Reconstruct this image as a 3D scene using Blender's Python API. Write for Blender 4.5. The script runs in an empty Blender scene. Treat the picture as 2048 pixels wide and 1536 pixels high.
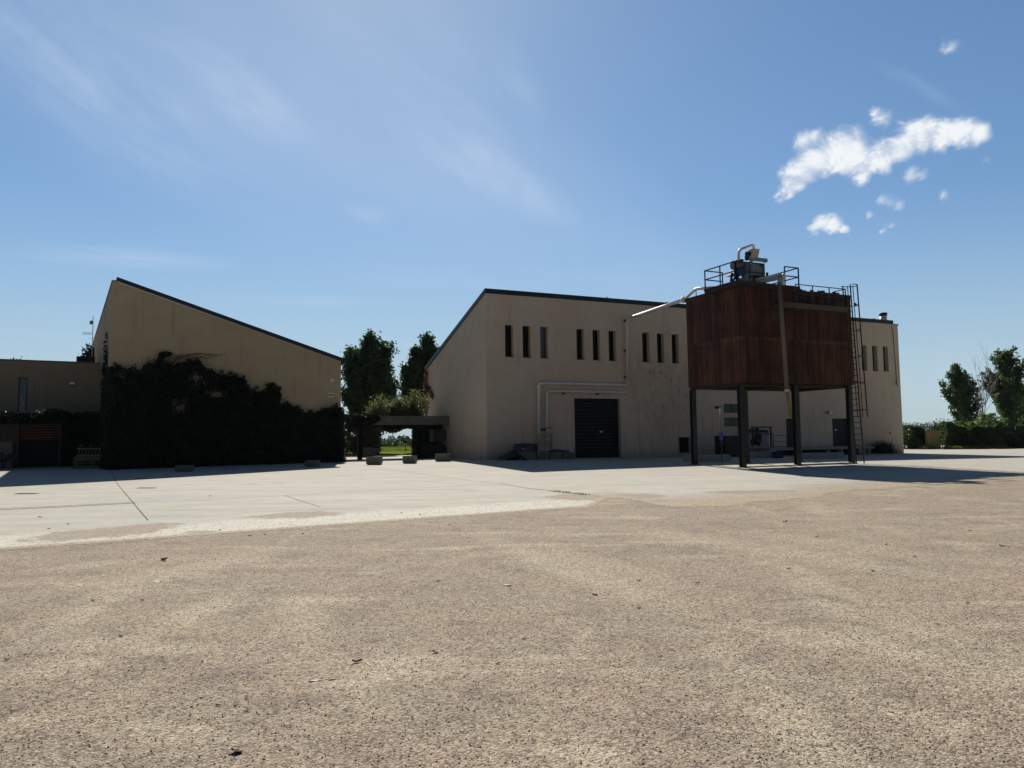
import bpy, bmesh, math, random
import numpy as np
from mathutils import Vector as V
R = math.radians
rnd = random.Random(7)
nrg = np.random.default_rng(11)
scn = bpy.context.scene
COL = scn.collection
# ------------------------------------------------------------------ camera geometry
FPX, PITCH, ROLL, EYE = 1500.0, R(4.17), 0.0121, V((0, 0, 1.65))
_f = V((0, math.cos(PITCH), math.sin(PITCH)))
_r = V((1, 0, 0)); _u = V((0, -math.sin(PITCH), math.cos(PITCH)))
CR = _r * math.cos(ROLL) - _u * math.sin(ROLL)
CU = _u * math.cos(ROLL) + _r * math.sin(ROLL)
def ray(x, y): return _f + CR * ((x - 1024) / FPX) + CU * ((768 - y) / FPX)
def at(x, y, Y): d = ray(x, y); return EYE + d * (Y / d.y)
def onp(x, y, A, n): d = ray(x, y); return EYE + d * ((A - EYE).dot(n) / d.dot(n))
def hor(d): return V((d.x, d.y, 0)).normalized()
def sstep(a, b, x):
    t = min(1, max(0, (x - a) / (b - a))); return t * t * (3 - 2 * t)
def lerp_pts(x, pts):
    if x <= pts[0][0]: return pts[0][1]
    for (a, va), (b, vb) in zip(pts, pts[1:]):
        if x <= b: return va + (vb - va) * (x - a) / (b - a)
    return pts[-1][1]
def g(x, y):                                     # gentle rise of the yard towards the buildings
    return sstep(28, 50, y) * lerp_pts(x, [(-40, .26), (2, .28), (34, -.03), (70, -.08)])
def gp(x, y):                                    # where a sight line meets the ground
    d = ray(x, y); z = 0.0; p = None
    for _ in range(12):
        p = EYE + d * ((z - EYE.z) / d.z); z = g(p.x, p.y)
    return V((p.x, p.y, z))

# ------------------------------------------------------------------ materials
def newmat(name):
    m = bpy.data.materials.new(name); m.use_nodes = True
    n = m.node_tree; n.nodes.clear()
    out = n.nodes.new('ShaderNodeOutputMaterial'); b = n.nodes.new('ShaderNodeBsdfPrincipled')
    n.links.new(b.outputs[0], out.inputs[0])
    return m, n, b, out
class NT:
    def __init__(s, n): s.n = n
    def add(s, t, **k):
        o = s.n.nodes.new(t)
        for a, b in k.items(): setattr(o, a, b)
        return o
    def link(s, a, b): s.n.links.new(a, b)
    def val(s, x, sock):
        if isinstance(x, (int, float)): sock.default_value = x
        elif isinstance(x, (tuple, list)): sock.default_value = x
        else: s.link(x, sock)
    def math(s, op, a, b=0.0, c=None, clamp=False):
        o = s.add('ShaderNodeMath', operation=op, use_clamp=clamp); s.val(a, o.inputs[0]); s.val(b, o.inputs[1])
        if c is not None: s.val(c, o.inputs[2])
        return o.outputs[0]
    def vmath(s, op, a, b=(0, 0, 0)):
        o = s.add('ShaderNodeVectorMath', operation=op); s.val(a, o.inputs[0]); s.val(b, o.inputs[1]); return o
    def noise(s, vec, scale, detail=3, rough=.55, dist=0):
        o = s.add('ShaderNodeTexNoise'); s.link(vec, o.inputs['Vector'])
        o.inputs['Scale'].default_value = scale; o.inputs['Detail'].default_value = detail
        o.inputs['Roughness'].default_value = rough; o.inputs['Distortion'].default_value = dist
        return o.outputs[0]
    def voro(s, vec, scale, feature='F1'):
        o = s.add('ShaderNodeTexVoronoi', feature=feature); s.link(vec, o.inputs['Vector']); o.inputs['Scale'].default_value = scale; return o
    def ramp(s, x, a, b, clampv=True):                # smooth 0..1 between a and b
        o = s.add('ShaderNodeMapRange', interpolation_type='SMOOTHSTEP'); s.val(x, o.inputs[0])
        o.inputs[1].default_value = a; o.inputs[2].default_value = b; return o.outputs[0]
    def mix(s, f, a, b, mode='MIX'):
        o = s.add('ShaderNodeMix', data_type='RGBA', blend_type=mode); s.val(f, o.inputs[0])
        for x, k in ((a, 6), (b, 7)):
            if isinstance(x, tuple): o.inputs[k].default_value = (*x, 1) if len(x) == 3 else x
            else: s.link(x, o.inputs[k])
        return o.outputs[2]
    def mul(s, col, fac):                             # colour times scalar
        o = s.vmath('SCALE', col); s.val(fac, o.inputs['Scale']); return o.outputs[0]
    def coords(s, scale=(1, 1, 1), rot=(0, 0, 0), obj=True):
        c = s.add('ShaderNodeTexCoord'); m = s.add('ShaderNodeMapping')
        s.link(c.outputs['Object'], m.inputs[0]); m.inputs['Scale'].default_value = scale; m.inputs['Rotation'].default_value = rot
        return m.outputs[0]
    def bump(s, h, strength, dist=.02):
        o = s.add('ShaderNodeBump'); s.link(h, o.inputs['Height']); o.inputs['Strength'].default_value = strength; o.inputs['Distance'].default_value = dist
        return o.outputs[0]
def M(name, col, rough=.6, metal=0.0, var=.25, scale=3.0, bump=.2, streak=0.0, spec=.4):
    m, n, b, o = newmat(name); t = NT(n)
    c = t.coords(); a = t.noise(c, scale, 5, .6); f = t.noise(c, scale * 9, 3, .6)
    v = t.math('ADD', t.math('MULTIPLY', t.math('SUBTRACT', a, .5), var * 2.4), t.math('MULTIPLY', t.math('SUBTRACT', f, .5), var * 1.2))
    if streak:
        cs = t.coords((6, 6, .35)); v = t.math('ADD', v, t.math('MULTIPLY', t.math('SUBTRACT', t.noise(cs, 2.2, 4, .6), .5), streak * 2))
    k = t.math('ADD', v, 1.0)
    rgb = t.add('ShaderNodeRGB'); rgb.outputs[0].default_value = (*col, 1)
    t.link(t.mul(rgb.outputs[0], k), b.inputs['Base Color'])
    b.inputs['Roughness'].default_value = rough; b.inputs['Metallic'].default_value = metal
    b.inputs['Specular IOR Level'].default_value = spec
    if bump: t.link(t.bump(f, bump, .01), b.inputs['Normal'])
    return m
def leafmat(name, c1, c2, trans=.3, rough=.5, sc=.9):
    m, n, b, o = newmat(name); t = NT(n)
    c = t.coords(); a = t.noise(c, sc, 3, .6); f = t.noise(c, 7, 2, .5)
    col = t.mix(t.ramp(t.math('ADD', t.math('MULTIPLY', a, .6), t.math('MULTIPLY', f, .4)), .36, .64), c1, c2)
    t.link(col, b.inputs['Base Color']); b.inputs['Roughness'].default_value = rough
    b.inputs['Specular IOR Level'].default_value = .35
    tr = t.add('ShaderNodeBsdfTranslucent'); t.link(t.mix(.5, col, (c2[0] * 1.6, c2[1] * 1.7, c2[2] * .9)), tr.inputs[0])
    mx = t.add('ShaderNodeMixShader'); mx.inputs[0].default_value = trans
    t.link(b.outputs[0], mx.inputs[1]); t.link(tr.outputs[0], mx.inputs[2]); t.link(mx.outputs[0], o.inputs[0])
    return m
def stucco(name, col, stain=.5, origin=None):
    m, n, b, o = newmat(name); t = NT(n)
    c = t.coords(); big = t.noise(c, .22, 4, .55); mid = t.noise(c, 1.1, 6, .62); fine = t.noise(c, 26, 4, .6)
    st = t.noise(t.coords((2.2, 2.2, .16)), 1.6, 5, .6)
    k = t.math('ADD', 1, t.math('MULTIPLY', t.math('SUBTRACT', big, .5), .28))
    k = t.math('ADD', k, t.math('MULTIPLY', t.math('SUBTRACT', mid, .5), .26))
    k = t.math('ADD', k, t.math('MULTIPLY', t.math('SUBTRACT', fine, .5), .16))
    k = t.math('SUBTRACT', k, t.math('MULTIPLY', t.ramp(st, .54, .76), .26))
    rgb = t.mix(t.ramp(big, .35, .65), (col[0] * 1.03, col[1] * .97, col[2] * .95), (col[0] * .97, col[1] * 1.02, col[2] * .98))
    col_ = t.mul(rgb, k)
    if origin is not None:                         # crazed, flaking plaster with grey-brown dirt in the cracks
        d = t.vmath('DISTANCE', t.vmath('MULTIPLY', t.vmath('SUBTRACT', c, origin).outputs[0], (.22, .22, .27)).outputs[0]).outputs['Value']
        area = t.ramp(t.math('ADD', d, t.math('MULTIPLY', t.math('SUBTRACT', mid, .5), .9)), 1.0, .35)
        sp = t.ramp(t.noise(t.coords((1, 1, .55)), 4.2, 8, .74, .6), .50, .64)
        col_ = t.mix(t.math('MULTIPLY', area, .2 * stain), col_, (.24, .19, .145))
        col_ = t.mix(t.math('MULTIPLY', t.math('MULTIPLY', area, sp), .5 * stain), col_, (.13, .105, .085))
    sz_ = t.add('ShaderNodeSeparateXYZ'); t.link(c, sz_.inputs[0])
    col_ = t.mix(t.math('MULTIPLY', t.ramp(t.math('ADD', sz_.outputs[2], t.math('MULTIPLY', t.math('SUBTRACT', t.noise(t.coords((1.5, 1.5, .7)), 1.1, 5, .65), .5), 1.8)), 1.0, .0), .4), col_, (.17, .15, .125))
    t.link(col_, b.inputs['Base Color']); b.inputs['Roughness'].default_value = .92; b.inputs['Specular IOR Level'].default_value = .2
    t.link(t.bump(t.math('ADD', fine, t.math('MULTIPLY', mid, .6)), .35, .02), b.inputs['Normal'])
    return m
def glassmat(name, col=(.012, .014, .016), rough=.06, spec=.6):
    m, n, b, o = newmat(name); t = NT(n)
    c = t.coords(); a = t.noise(c, 2.5, 2)
    t.link(t.mix(a, tuple(x * .7 for x in col), tuple(x * 1.3 for x in col)), b.inputs['Base Color'])
    b.inputs['Roughness'].default_value = rough; b.inputs['Specular IOR Level'].default_value = spec
    t.link(t.bump(a, .04, .02), b.inputs['Normal'])
    return m

# ------------------------------------------------------------------ mesh builder
class MB:
    def __init__(s): s.v = []; s.f = []; s.sm = []
    def face(s, pts, smooth=False):
        i = len(s.v); s.v += [tuple(p) for p in pts]; s.f.append(list(range(i, i + len(pts)))); s.sm.append(smooth); return s
    def par(s, p, a, b, c):                           # parallelepiped from a corner and three edges
        p, a, b, c = V(p), V(a), V(b), V(c); i = len(s.v)
        s.v += [tuple(q) for q in (p, p + a, p + a + b, p + b, p + c, p + a + c, p + a + b + c, p + b + c)]
        for q in ((0, 3, 2, 1), (4, 5, 6, 7), (0, 1, 5, 4), (1, 2, 6, 5), (2, 3, 7, 6), (3, 0, 4, 7)):
            s.f.append([i + k for k in q]); s.sm.append(False)
        return s
    def box(s, c, sx, sy, sz, ax=None):               # centred box; ax = horizontal x axis
        ax = V(ax) if ax is not None else V((1, 0, 0)); ay = V((-ax.y, ax.x, 0)); c = V(c)
        return s.par(c - ax * sx / 2 - ay * sy / 2 - V((0, 0, sz / 2)), ax * sx, ay * sy, V((0, 0, sz)))
    def bar(s, p, q, w, h=None):                      # rectangular bar between two points
        p, q = V(p), V(q); d = (q - p).normalized(); h = h or w
        a = d.cross(V((0, 0, 1))); a = V((1, 0, 0)) if a.length < 1e-3 else a.normalized()
        b = d.cross(a).normalized()
        return s.par(p - a * w / 2 - b * h / 2, a * w, b * h, q - p)
    def prism(s, poly, vec):
        i = len(s.v); n = len(poly); vec = V(vec)
        s.v += [tuple(p) for p in poly] + [tuple(V(p) + vec) for p in poly]
        s.f.append([i + k for k in range(n)][::-1]); s.f.append([i + n + k for k in range(n)]); s.sm += [False, False]
        for k in range(n):
            l = (k + 1) % n; s.f.append([i + k, i + l, i + n + l, i + n + k]); s.sm.append(False)
        return s
    def tube(s, pts, r, n=8, cap=True):
        pts = [V(p) for p in pts]; rr = r if isinstance(r, (list, tuple)) else [r] * len(pts)
        base = len(s.v); ref = None
        for k, p in enumerate(pts):
            d = (pts[min(k + 1, len(pts) - 1)] - pts[max(k - 1, 0)]).normalized()
            if ref is None:
                ref = d.cross(V((0, 0, 1)));
                if ref.length < .05: ref = d.cross(V((0, 1, 0)))
            ref = (ref - d * ref.dot(d)).normalized(); b = d.cross(ref)
            for j in range(n):
                a = 2 * math.pi * j / n; s.v.append(tuple(p + (ref * math.cos(a) + b * math.sin(a)) * rr[k]))
        for k in range(len(pts) - 1):
            for j in range(n):
                l = (j + 1) % n; a = base + k * n; s.f.append([a + j, a + l, a + n + l, a + n + j]); s.sm.append(True)
        if cap:
            s.f.append([base + j for j in range(n)][::-1]); e = base + (len(pts) - 1) * n
            s.f.append([e + j for j in range(n)]); s.sm += [False, False]
        return s
    def raw(s, v, f, smooth=False):
        i = len(s.v); s.v += [tuple(p) for p in v]; s.f += [[i + k for k in q] for q in f]; s.sm += [smooth] * len(f); return s
    def build(s, name, mat, parent=None, bevel=0, recalc=True):
        org = V((0, 0, 0)); q = parent
        while q is not None: org += q.location; q = q.parent
        me = bpy.data.meshes.new(name)
        me.from_pydata([(p[0] - org.x, p[1] - org.y, p[2] - org.z) for p in s.v], [], s.f)
        me.polygons.foreach_set('use_smooth', s.sm)
        if recalc and len(s.f) < 30000:
            bm = bmesh.new(); bm.from_mesh(me); bmesh.ops.recalc_face_normals(bm, faces=bm.faces)
            if bevel:
                bmesh.ops.remove_doubles(bm, verts=bm.verts, dist=1e-4)
                try: bmesh.ops.bevel(bm, geom=list(bm.edges), offset=bevel, segments=2, affect='EDGES', profile=.5)
                except Exception: pass
            bm.to_mesh(me); bm.free()
        me.materials.append(mat); me.update()
        o = bpy.data.objects.new(name, me); COL.objects.link(o)
        if parent: o.parent = parent
        return o
def arc(p, q, c, n=6):                                # bend from p to q around corner c
    p, q, c = V(p), V(q), V(c); return [p * (1 - t) ** 2 + c * 2 * t * (1 - t) + q * t * t for t in [k / n for k in range(n + 1)]]
def bend(pts, r=.25, n=5):                            # polyline with rounded corners
    pts = [V(p) for p in pts]; out = [pts[0]]
    for a, b, c in zip(pts, pts[1:], pts[2:]):
        ra = min(r, (b - a).length * .45); rc = min(r, (c - b).length * .45)
        out += arc(b + (a - b).normalized() * ra, b + (c - b).normalized() * rc, b, n)
    return out + [pts[-1]]
def tag(o, label=None, cat=None, group=None, kind=None):
    for k, v_ in (('label', label), ('category', cat), ('group', group), ('kind', kind)):
        if v_: o[k] = v_
    return o
def thing(name, label, cat, loc, group=None):
    o = bpy.data.objects.new(name, None); COL.objects.link(o); o.location = V(loc); o.empty_display_size = .3
    return tag(o, label, cat, group)
def copy_tree(o, parent=None):
    c = o.copy(); COL.objects.link(c)
    if parent: c.parent = parent
    for ch in list(o.children): copy_tree(ch, c)
    return c
def leaves(P, size, up=.0, aspect=.62, rng=nrg):      # P (N,3): a folded rhombus leaf at every point
    n = len(P); P = np.asarray(P, float)
    d = rng.normal(size=(n, 3)); d[:, 2] += up; d /= np.linalg.norm(d, axis=1)[:, None]
    e = rng.normal(size=(n, 3)); e -= d * (e * d).sum(1)[:, None]; e /= np.linalg.norm(e, axis=1)[:, None]
    sz = (size * rng.uniform(.6, 1.35, n))[:, None]; w = sz * aspect
    nn = np.cross(d, e) * sz * .12
    v = np.stack([P - d * sz / 2, P + e * w / 2 + nn, P + d * sz / 2, P - e * w / 2 + nn], 1).reshape(-1, 3)
    i = np.arange(n)[:, None] * 4
    f = (i + np.array([0, 1, 2, 3])).tolist()
    return v.tolist(), f

# ------------------------------------------------------------------ palette
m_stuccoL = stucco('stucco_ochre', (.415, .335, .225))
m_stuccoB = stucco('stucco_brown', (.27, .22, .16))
m_roof = M('roof_sheet', (.016, .030, .046), .5, .3, .2, .8, .1)
m_flash = M('flashing', (.55, .52, .48), .5, 0, .15)
m_glass = glassmat('window_glass', (.006, .006, .007), .35, .12); m_glassb = glassmat('window_glass_sky', (.055, .07, .095), .15, .7)
m_dark = M('dark_paint', (.018, .018, .019), .6)
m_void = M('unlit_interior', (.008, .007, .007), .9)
m_doord = M('dark_roller_door', (.005, .005, .005), .8, 0, .3, 1.5, .15)
m_doorg = M('grey_green_door', (.012, .015, .019), .65, 0, .3, 1.2, .1)
m_white = M('white_plastic', (.62, .61, .58), .5, 0, .12)
m_steel = M('galvanised_pipe', (.64, .63, .60), .5, .15, .25, 2.2, .08)
m_steeld = M('dull_steel', (.16, .165, .165), .5, .5, .35, 3, .15)
m_pinkpipe = M('primed_pipe', (.62, .54, .50), .5, .05, .25, 3, .1)
m_navy = M('navy_railing_paint', (.018, .024, .05), .5, .1, .3, 4, .1)
m_leg = M('leg_paint', (.022, .025, .023), .6, .15, .45, 2.5, .25, .15)
m_blue = M('machine_blue', (.02, .07, .27), .45, 0, .3)
m_greym = M('machine_grey', (.21, .25, .27), .5, .1, .25, 3, .1)
m_cream = M('machine_cream', (.42, .40, .28), .55, 0, .25)
m_black = M('black_rubber', (.012, .012, .013), .6)
m_conc = M('cast_concrete', (.30, .285, .25), .9, 0, .3, 2.0, .4, .12)
m_concd = M('weathered_concrete', (.15, .14, .115), .92, 0, .4, 1.3, .45, .25)
m_wood = M('old_wood', (.20, .145, .09), .8, 0, .4, 3, .35)
m_redwood = M('red_brown_slats', (.075, .02, .010), .75, 0, .4, 2.5, .3)
m_tarp = M('dark_tarp', (.010, .0105, .012), .55, 0, .4, 3, .4)
m_bluebox = M('blue_grey_box', (.04, .055, .08), .6, 0, .3)
m_stem = M('vine_stem', (.085, .062, .045), .9, 0, .3)
m_bark = M('bark', (.085, .072, .06), .95, 0, .4, 4, .5)
m_barkp = M('bare_bark', (.26, .235, .20), .95, 0, .3, 4, .3)
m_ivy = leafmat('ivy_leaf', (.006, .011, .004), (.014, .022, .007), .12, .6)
m_poplar = leafmat('poplar_leaf', (.014, .032, .009), (.042, .080, .018), .28, .5)
m_poplar2 = leafmat('poplar_leaf_bright', (.032, .06, .02), (.075, .12, .038), .42, .4)
m_olive = leafmat('olive_leaf', (.06, .075, .03), (.13, .145, .065), .34, .5)
m_hedge = leafmat('hedge_leaf', (.022, .042, .012), (.06, .095, .022), .26, .35)
m_bushd = leafmat('dark_bush_leaf', (.016, .034, .010), (.035, .06, .016), .22, .5)
m_fresh = leafmat('fresh_leaf', (.06, .11, .018), (.12, .17, .03), .4, .5)
m_redvine = leafmat('brown_vine_leaf', (.045, .022, .014), (.09, .05, .025), .2, .6)
m_grassb = leafmat('grass_blade', (.05, .06, .018), (.11, .12, .04), .35, .6)
m_dleaf = M('dry_leaf', (.055, .036, .022), .8, 0, .4, 30, .3)
m_pleaf = M('pale_leaf', (.58, .52, .43), .8, 0, .3, 30, .2)
m_yellow = M('ochre_plaster', (.215, .17, .075), .9, 0, .25, 1.5, .3)

m_rustd = M('dark_rusty_steel', (.034, .020, .015), .75, .1, .45, 3, .3)
m_walk = M('weathered_walkway', (.085, .066, .05), .8, 0, .35, 2, .3)

# ------------------------------------------------------------------ ground
def grid_sheet(name, xs, ys, zoff, mat, keep=None):
    mb = MB(); idx = {}
    for i, x in enumerate(xs):
        for j, y in enumerate(ys):
            idx[i, j] = len(mb.v); mb.v.append((x, y, g(x, y) + zoff))
    for i in range(len(xs) - 1):
        for j in range(len(ys) - 1):
            if keep is None or keep((xs[i] + xs[i + 1]) / 2, (ys[j] + ys[j + 1]) / 2):
                mb.f.append([idx[i, j], idx[i + 1, j], idx[i + 1, j + 1], idx[i, j + 1]]); mb.sm.append(True)
    return mb.build(name, mat, recalc=False)
def gravelmat():
    m, n, b, o = newmat('gravel'); t = NT(n)
    c = t.coords()
    big = t.noise(c, .35, 4, .55, .4); mid = t.noise(c, 1.7, 5, .6, .3)
    drift = t.noise(t.coords((.30, 1.1, 1), (0, 0, R(24))), 1.1, 6, .62, .7)
    drift2 = t.noise(t.coords((1.0, .25, 1), (0, 0, R(-38))), .8, 5, .6, .5)
    tint = t.noise(c, .8, 3, .5)
    base = t.mix(t.ramp(tint, .36, .64), (.332, .258, .190), (.302, .250, .182))
    base = t.mix(t.math('MULTIPLY', t.ramp(t.noise(c, .55, 3), .5, .72), .5), base, (.328, .248, .178))
    base = t.mix(t.math('MULTIPLY', t.ramp(drift, .52, .70), .75), base, (.455, .385, .28))
    base = t.mix(t.math('MULTIPLY', t.ramp(drift2, .53, .70), .6), base, (.44, .37, .27))
    base = t.mix(t.math('MULTIPLY', t.ramp(mid, .52, .32), .55), base, (.20, .16, .125))
    comb_n = t.noise(t.coords((2.2, 5, 1), (0, 0, R(-20))), 1.6, 6, .68, .6)
    for (xa, ya, xb, yb, wd, st_) in ((955, 1072, 1440, 1245, .34, .8), (1050, 1085, 1540, 1215, .28, .55), (1180, 1045, 2040, 1175, .45, .5), (600, 1085, 160, 1190, .4, .55), (300, 1275, 500, 1175, .22, .8), (250, 1300, 520, 1290, .16, .6), (180, 1440, 480, 1486, .14, .8), (1080, 1470, 1260, 1540, .16, .8), (1480, 1062, 2060, 1135, .5, .45), (1640, 1370, 2060, 1505, .16, .6), (-40, 1370, 260, 1300, .2, .6), (560, 1180, 660, 1330, .18, .55), (820, 1290, 700, 1400, .18, .5), (20, 1150, 330, 1110, .3, .5), (1400, 1230, 1900, 1330, .28, .6)):
        pa_, pb_ = gp(xa, ya), gp(xb, yb); cen = (pa_ + pb_) / 2; dv = pb_ - pa_
        mp = t.add('ShaderNodeMapping', vector_type='TEXTURE'); t.link(c, mp.inputs[0]); mp.inputs['Location'].default_value = (cen.x, cen.y, 0); mp.inputs['Rotation'].default_value = (0, 0, math.atan2(dv.y, dv.x)); mp.inputs['Scale'].default_value = (dv.length / 2 * 1.15, wd * 1.6, 1)
        ln = t.vmath('LENGTH', t.vmath('MULTIPLY', mp.outputs[0], (1, 1, 0)).outputs[0]).outputs['Value']
        fm = t.math('MULTIPLY', t.ramp(t.math('ADD', ln, t.math('MULTIPLY', t.math('SUBTRACT', comb_n, .5), 1.6)), 1.0, .25), st_ * .75)
        base = t.mix(fm, base, (.46, .385, .28))
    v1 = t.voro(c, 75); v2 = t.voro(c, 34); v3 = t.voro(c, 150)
    sep = t.add('ShaderNodeSeparateColor'); t.link(v1.outputs['Color'], sep.inputs[0])
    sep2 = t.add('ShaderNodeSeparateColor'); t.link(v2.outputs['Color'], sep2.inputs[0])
    k = t.math('ADD', .455, t.math('MULTIPLY', sep.outputs[0], .88))
    k = t.math('ADD', k, t.math('MULTIPLY', t.math('SUBTRACT', sep2.outputs[1], .5), .42))
    k = t.math('ADD', k, t.math('MULTIPLY', t.math('SUBTRACT', big, .5), .35))
    k = t.math('ADD', k, t.math('MULTIPLY', t.math('SUBTRACT', t.noise(c, 11, 5, .7), .5), .55))
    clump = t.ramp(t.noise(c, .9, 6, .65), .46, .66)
    dk = t.math('MULTIPLY', t.ramp(sep2.outputs[0], .93, .96), t.ramp(v2.outputs['Distance'], .55, .25))  # painted dark pits stand in for small shadows between the stones
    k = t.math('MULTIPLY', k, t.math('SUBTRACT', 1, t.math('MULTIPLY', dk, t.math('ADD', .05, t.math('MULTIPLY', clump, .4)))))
    lt = t.math('MULTIPLY', t.ramp(sep.outputs[2], .93, .96), t.ramp(v1.outputs['Distance'], .6, .3))
    col = t.mul(base, k); col = t.mix(t.math('MULTIPLY', lt, .5), col, (.62, .56, .47))
    t.link(col, b.inputs['Base Color']); b.inputs['Roughness'].default_value = .95; b.inputs['Specular IOR Level'].default_value = .15
    h = t.math('ADD', t.math('MULTIPLY', v1.outputs['Distance'], -.9), t.math('MULTIPLY', v2.outputs['Distance'], -.8))
    h = t.math('ADD', h, t.math('MULTIPLY', v3.outputs['Distance'], -.4)); h = t.math('ADD', h, t.math('MULTIPLY', mid, .8))
    t.link(t.bump(h, .6, .012), b.inputs['Normal'])
    return m
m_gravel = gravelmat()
xs = [-3000, -1200, -500, -220, -120] + list(range(-80, 81, 4)) + [120, 220, 500, 1200, 3000]
ys = [-60, -20, 0, 10, 20] + list(range(26, 56, 1)) + [60, 70, 85, 110, 160, 260, 500, 1000, 2500, 6000, 12000]
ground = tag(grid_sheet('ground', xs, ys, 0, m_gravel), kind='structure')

# concrete yard, meeting the gravel along a straight slab edge at left and a ragged one at right
edgeL = (gp(0, 1097), gp(1212, 1009))
EA, EB = edgeL; ed = (EB - EA); ed.z = 0; ed.normalize(); en = V((-ed.y, ed.x, 0))
right_edge = [gp(*p) for p in ((1100, 984), (1165, 989), (1236, 992), (1312, 1003), (1420, 998), (1520, 990), (1640, 978), (1760, 968), (1880, 963), (2048, 951))]
wob = [rnd.uniform(0, 6.28) for _ in range(8)]
def yedge(x):
    yl = EA.y + ed.y / ed.x * (x - EA.x)
    pts = [(p.x, p.y) for p in right_edge]; s_ = (pts[-1][1] - pts[-3][1]) / (pts[-1][0] - pts[-3][0])
    pts.append((90, pts[-1][1] + s_ * (90 - pts[-1][0])))
    yr = lerp_pts(x, pts) + .22 * math.sin(x * 1.9 + wob[0]) + .13 * math.sin(x * 4.3 + wob[1]) + .07 * math.sin(x * 9.1 + wob[2]) + .3 * math.sin(x * .7 + wob[3])
    if x < EB.x - .6: return yl + .012 * math.sin(x * 3) 
    k = sstep(EB.x - .6, EB.x + .5, x); return yl * (1 - k) + yr * k
def concmat():
    m, n, b, o = newmat('yard_concrete'); t = NT(n)
    c = t.coords(); big = t.noise(c, .16, 4, .55, .3); mid = t.noise(c, .9, 6, .62, .2); fine = t.noise(c, 22, 3, .6)
    sweep = t.noise(t.coords((.22, 1.6, 1), (0, 0, R(14))), .8, 6, .65, .5)
    col = t.mix(t.ramp(big, .36, .64), (.395, .362, .30), (.375, .355, .305))
    k = t.math('ADD', t.math('ADD', .97, t.math('MULTIPLY', t.math('SUBTRACT', mid, .5), .36)), t.math('MULTIPLY', t.math('SUBTRACT', sweep, .5), .55))
    k = t.math('ADD', k, t.math('MULTIPLY', t.math('SUBTRACT', fine, .5), .14))
    blot = t.ramp(t.noise(t.coords((.5, 1.4, 1), (0, 0, R(20))), .55, 7, .68, .8), .54, .70)
    k = t.math('SUBTRACT', k, t.math('MULTIPLY', blot, .22))
    col = t.mul(col, k)
    col = t.mix(t.math('MULTIPLY', t.ramp(t.noise(c, .33, 5, .6, .6), .52, .68), .45), col, (.33, .30, .21))
    sx = t.add('ShaderNodeSeparateXYZ'); t.link(c, sx.inputs[0])
    # distance from the slab edge (left yard)
    dist = t.math('ADD', t.math('MULTIPLY', t.math('SUBTRACT', sx.outputs[0], EA.x), en.x), t.math('MULTIPLY', t.math('SUBTRACT', sx.outputs[1], EA.y), en.y))
    dn = t.math('ADD', dist, t.math('MULTIPLY', t.math('SUBTRACT', t.noise(c, .6, 5, .6), .5), 2.2))
    leftm = t.ramp(sx.outputs[0], 4.2, 2.6)
    # crushed limestone spilled along the edge: pale grit with dark specks
    vg = t.voro(c, 30); sepg = t.add('ShaderNodeSeparateColor'); t.link(vg.outputs['Color'], sepg.inputs[0])
    lime = t.mix(t.ramp(sepg.outputs[0], .80, .90), (.53, .495, .41), (.18, .15, .12))
    strip = t.math('MULTIPLY', t.ramp(dn, 2.3, 1.2), leftm)
    col = t.mix(t.math('MULTIPLY', strip, .75), col, lime)
    # patches of brown gravel dragged onto the slab
    def patch(P, rx, ry, ang):
        mp = t.add('ShaderNodeMapping', vector_type='TEXTURE'); t.link(c, mp.inputs[0])
        mp.inputs['Location'].default_value = (P.x, P.y, 0); mp.inputs['Rotation'].default_value = (0, 0, ang); mp.inputs['Scale'].default_value = (rx, ry, 1)
        sxy = t.vmath('MULTIPLY', mp.outputs[0], (1, 1, 0)).outputs[0]
        d = t.vmath('LENGTH', sxy).outputs['Value']
        return t.ramp(t.math('ADD', d, t.math('MULTIPLY', t.math('SUBTRACT', t.noise(c, 1.9, 7, .7), .5), 2.0)), 1.06, .72)
    def ppx(x0, x1, y0, y1, a=0.0):
        c_ = gp((x0 + x1) / 2, (y0 + y1) / 2); return (c_, abs(gp(x1, (y0 + y1) / 2).x - gp(x0, (y0 + y1) / 2).x) / 2 * 1.15, abs(gp((x0 + x1) / 2, y0).y - gp((x0 + x1) / 2, y1).y) / 2 * 1.15, a)
    brown = t.mul(t.mix(t.noise(c, 2, 3), (.23, .185, .14), (.29, .235, .175)), t.math('ADD', .7, t.math('MULTIPLY', sepg.outputs[1], .6)))
    pts = [ppx(215, 335, 1046, 1074), ppx(85, 230, 1056, 1084), ppx(512, 672, 1025, 1037, .35), ppx(375, 425, 1062, 1068), ppx(1095, 1230, 988, 1001), ppx(1190, 1330, 988, 998), ppx(1420, 1600, 981, 989, -.1), ppx(1250, 1420, 1000, 1006)]
    for p in pts: col = t.mix(t.math('MULTIPLY', patch(*p), .9), col, brown)
    # ragged run-out: gravel and grit spread over the edge of the concrete
    ea = t.add('ShaderNodeAttribute', attribute_name='edge'); ev = ea.outputs['Fac']
    rightm = t.ramp(sx.outputs[0], EB.x - 1.2, EB.x + 1.2)
    gr1 = t.math('SUBTRACT', t.noise(t.coords((.45, 1.3, 1), (0, 0, R(-8))), .9, 7, .68, .6), .5); gr2 = t.math('SUBTRACT', t.noise(c, 26, 3, .7), .5)
    amp = t.math('ADD', .12, t.math('MULTIPLY', rightm, 5.2))
    lim = t.math('ADD', t.math('ADD', ev, t.math('MULTIPLY', gr1, amp)), t.math('MULTIPLY', gr2, t.math('ADD', .35, t.math('MULTIPLY', rightm, .9))))
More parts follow.
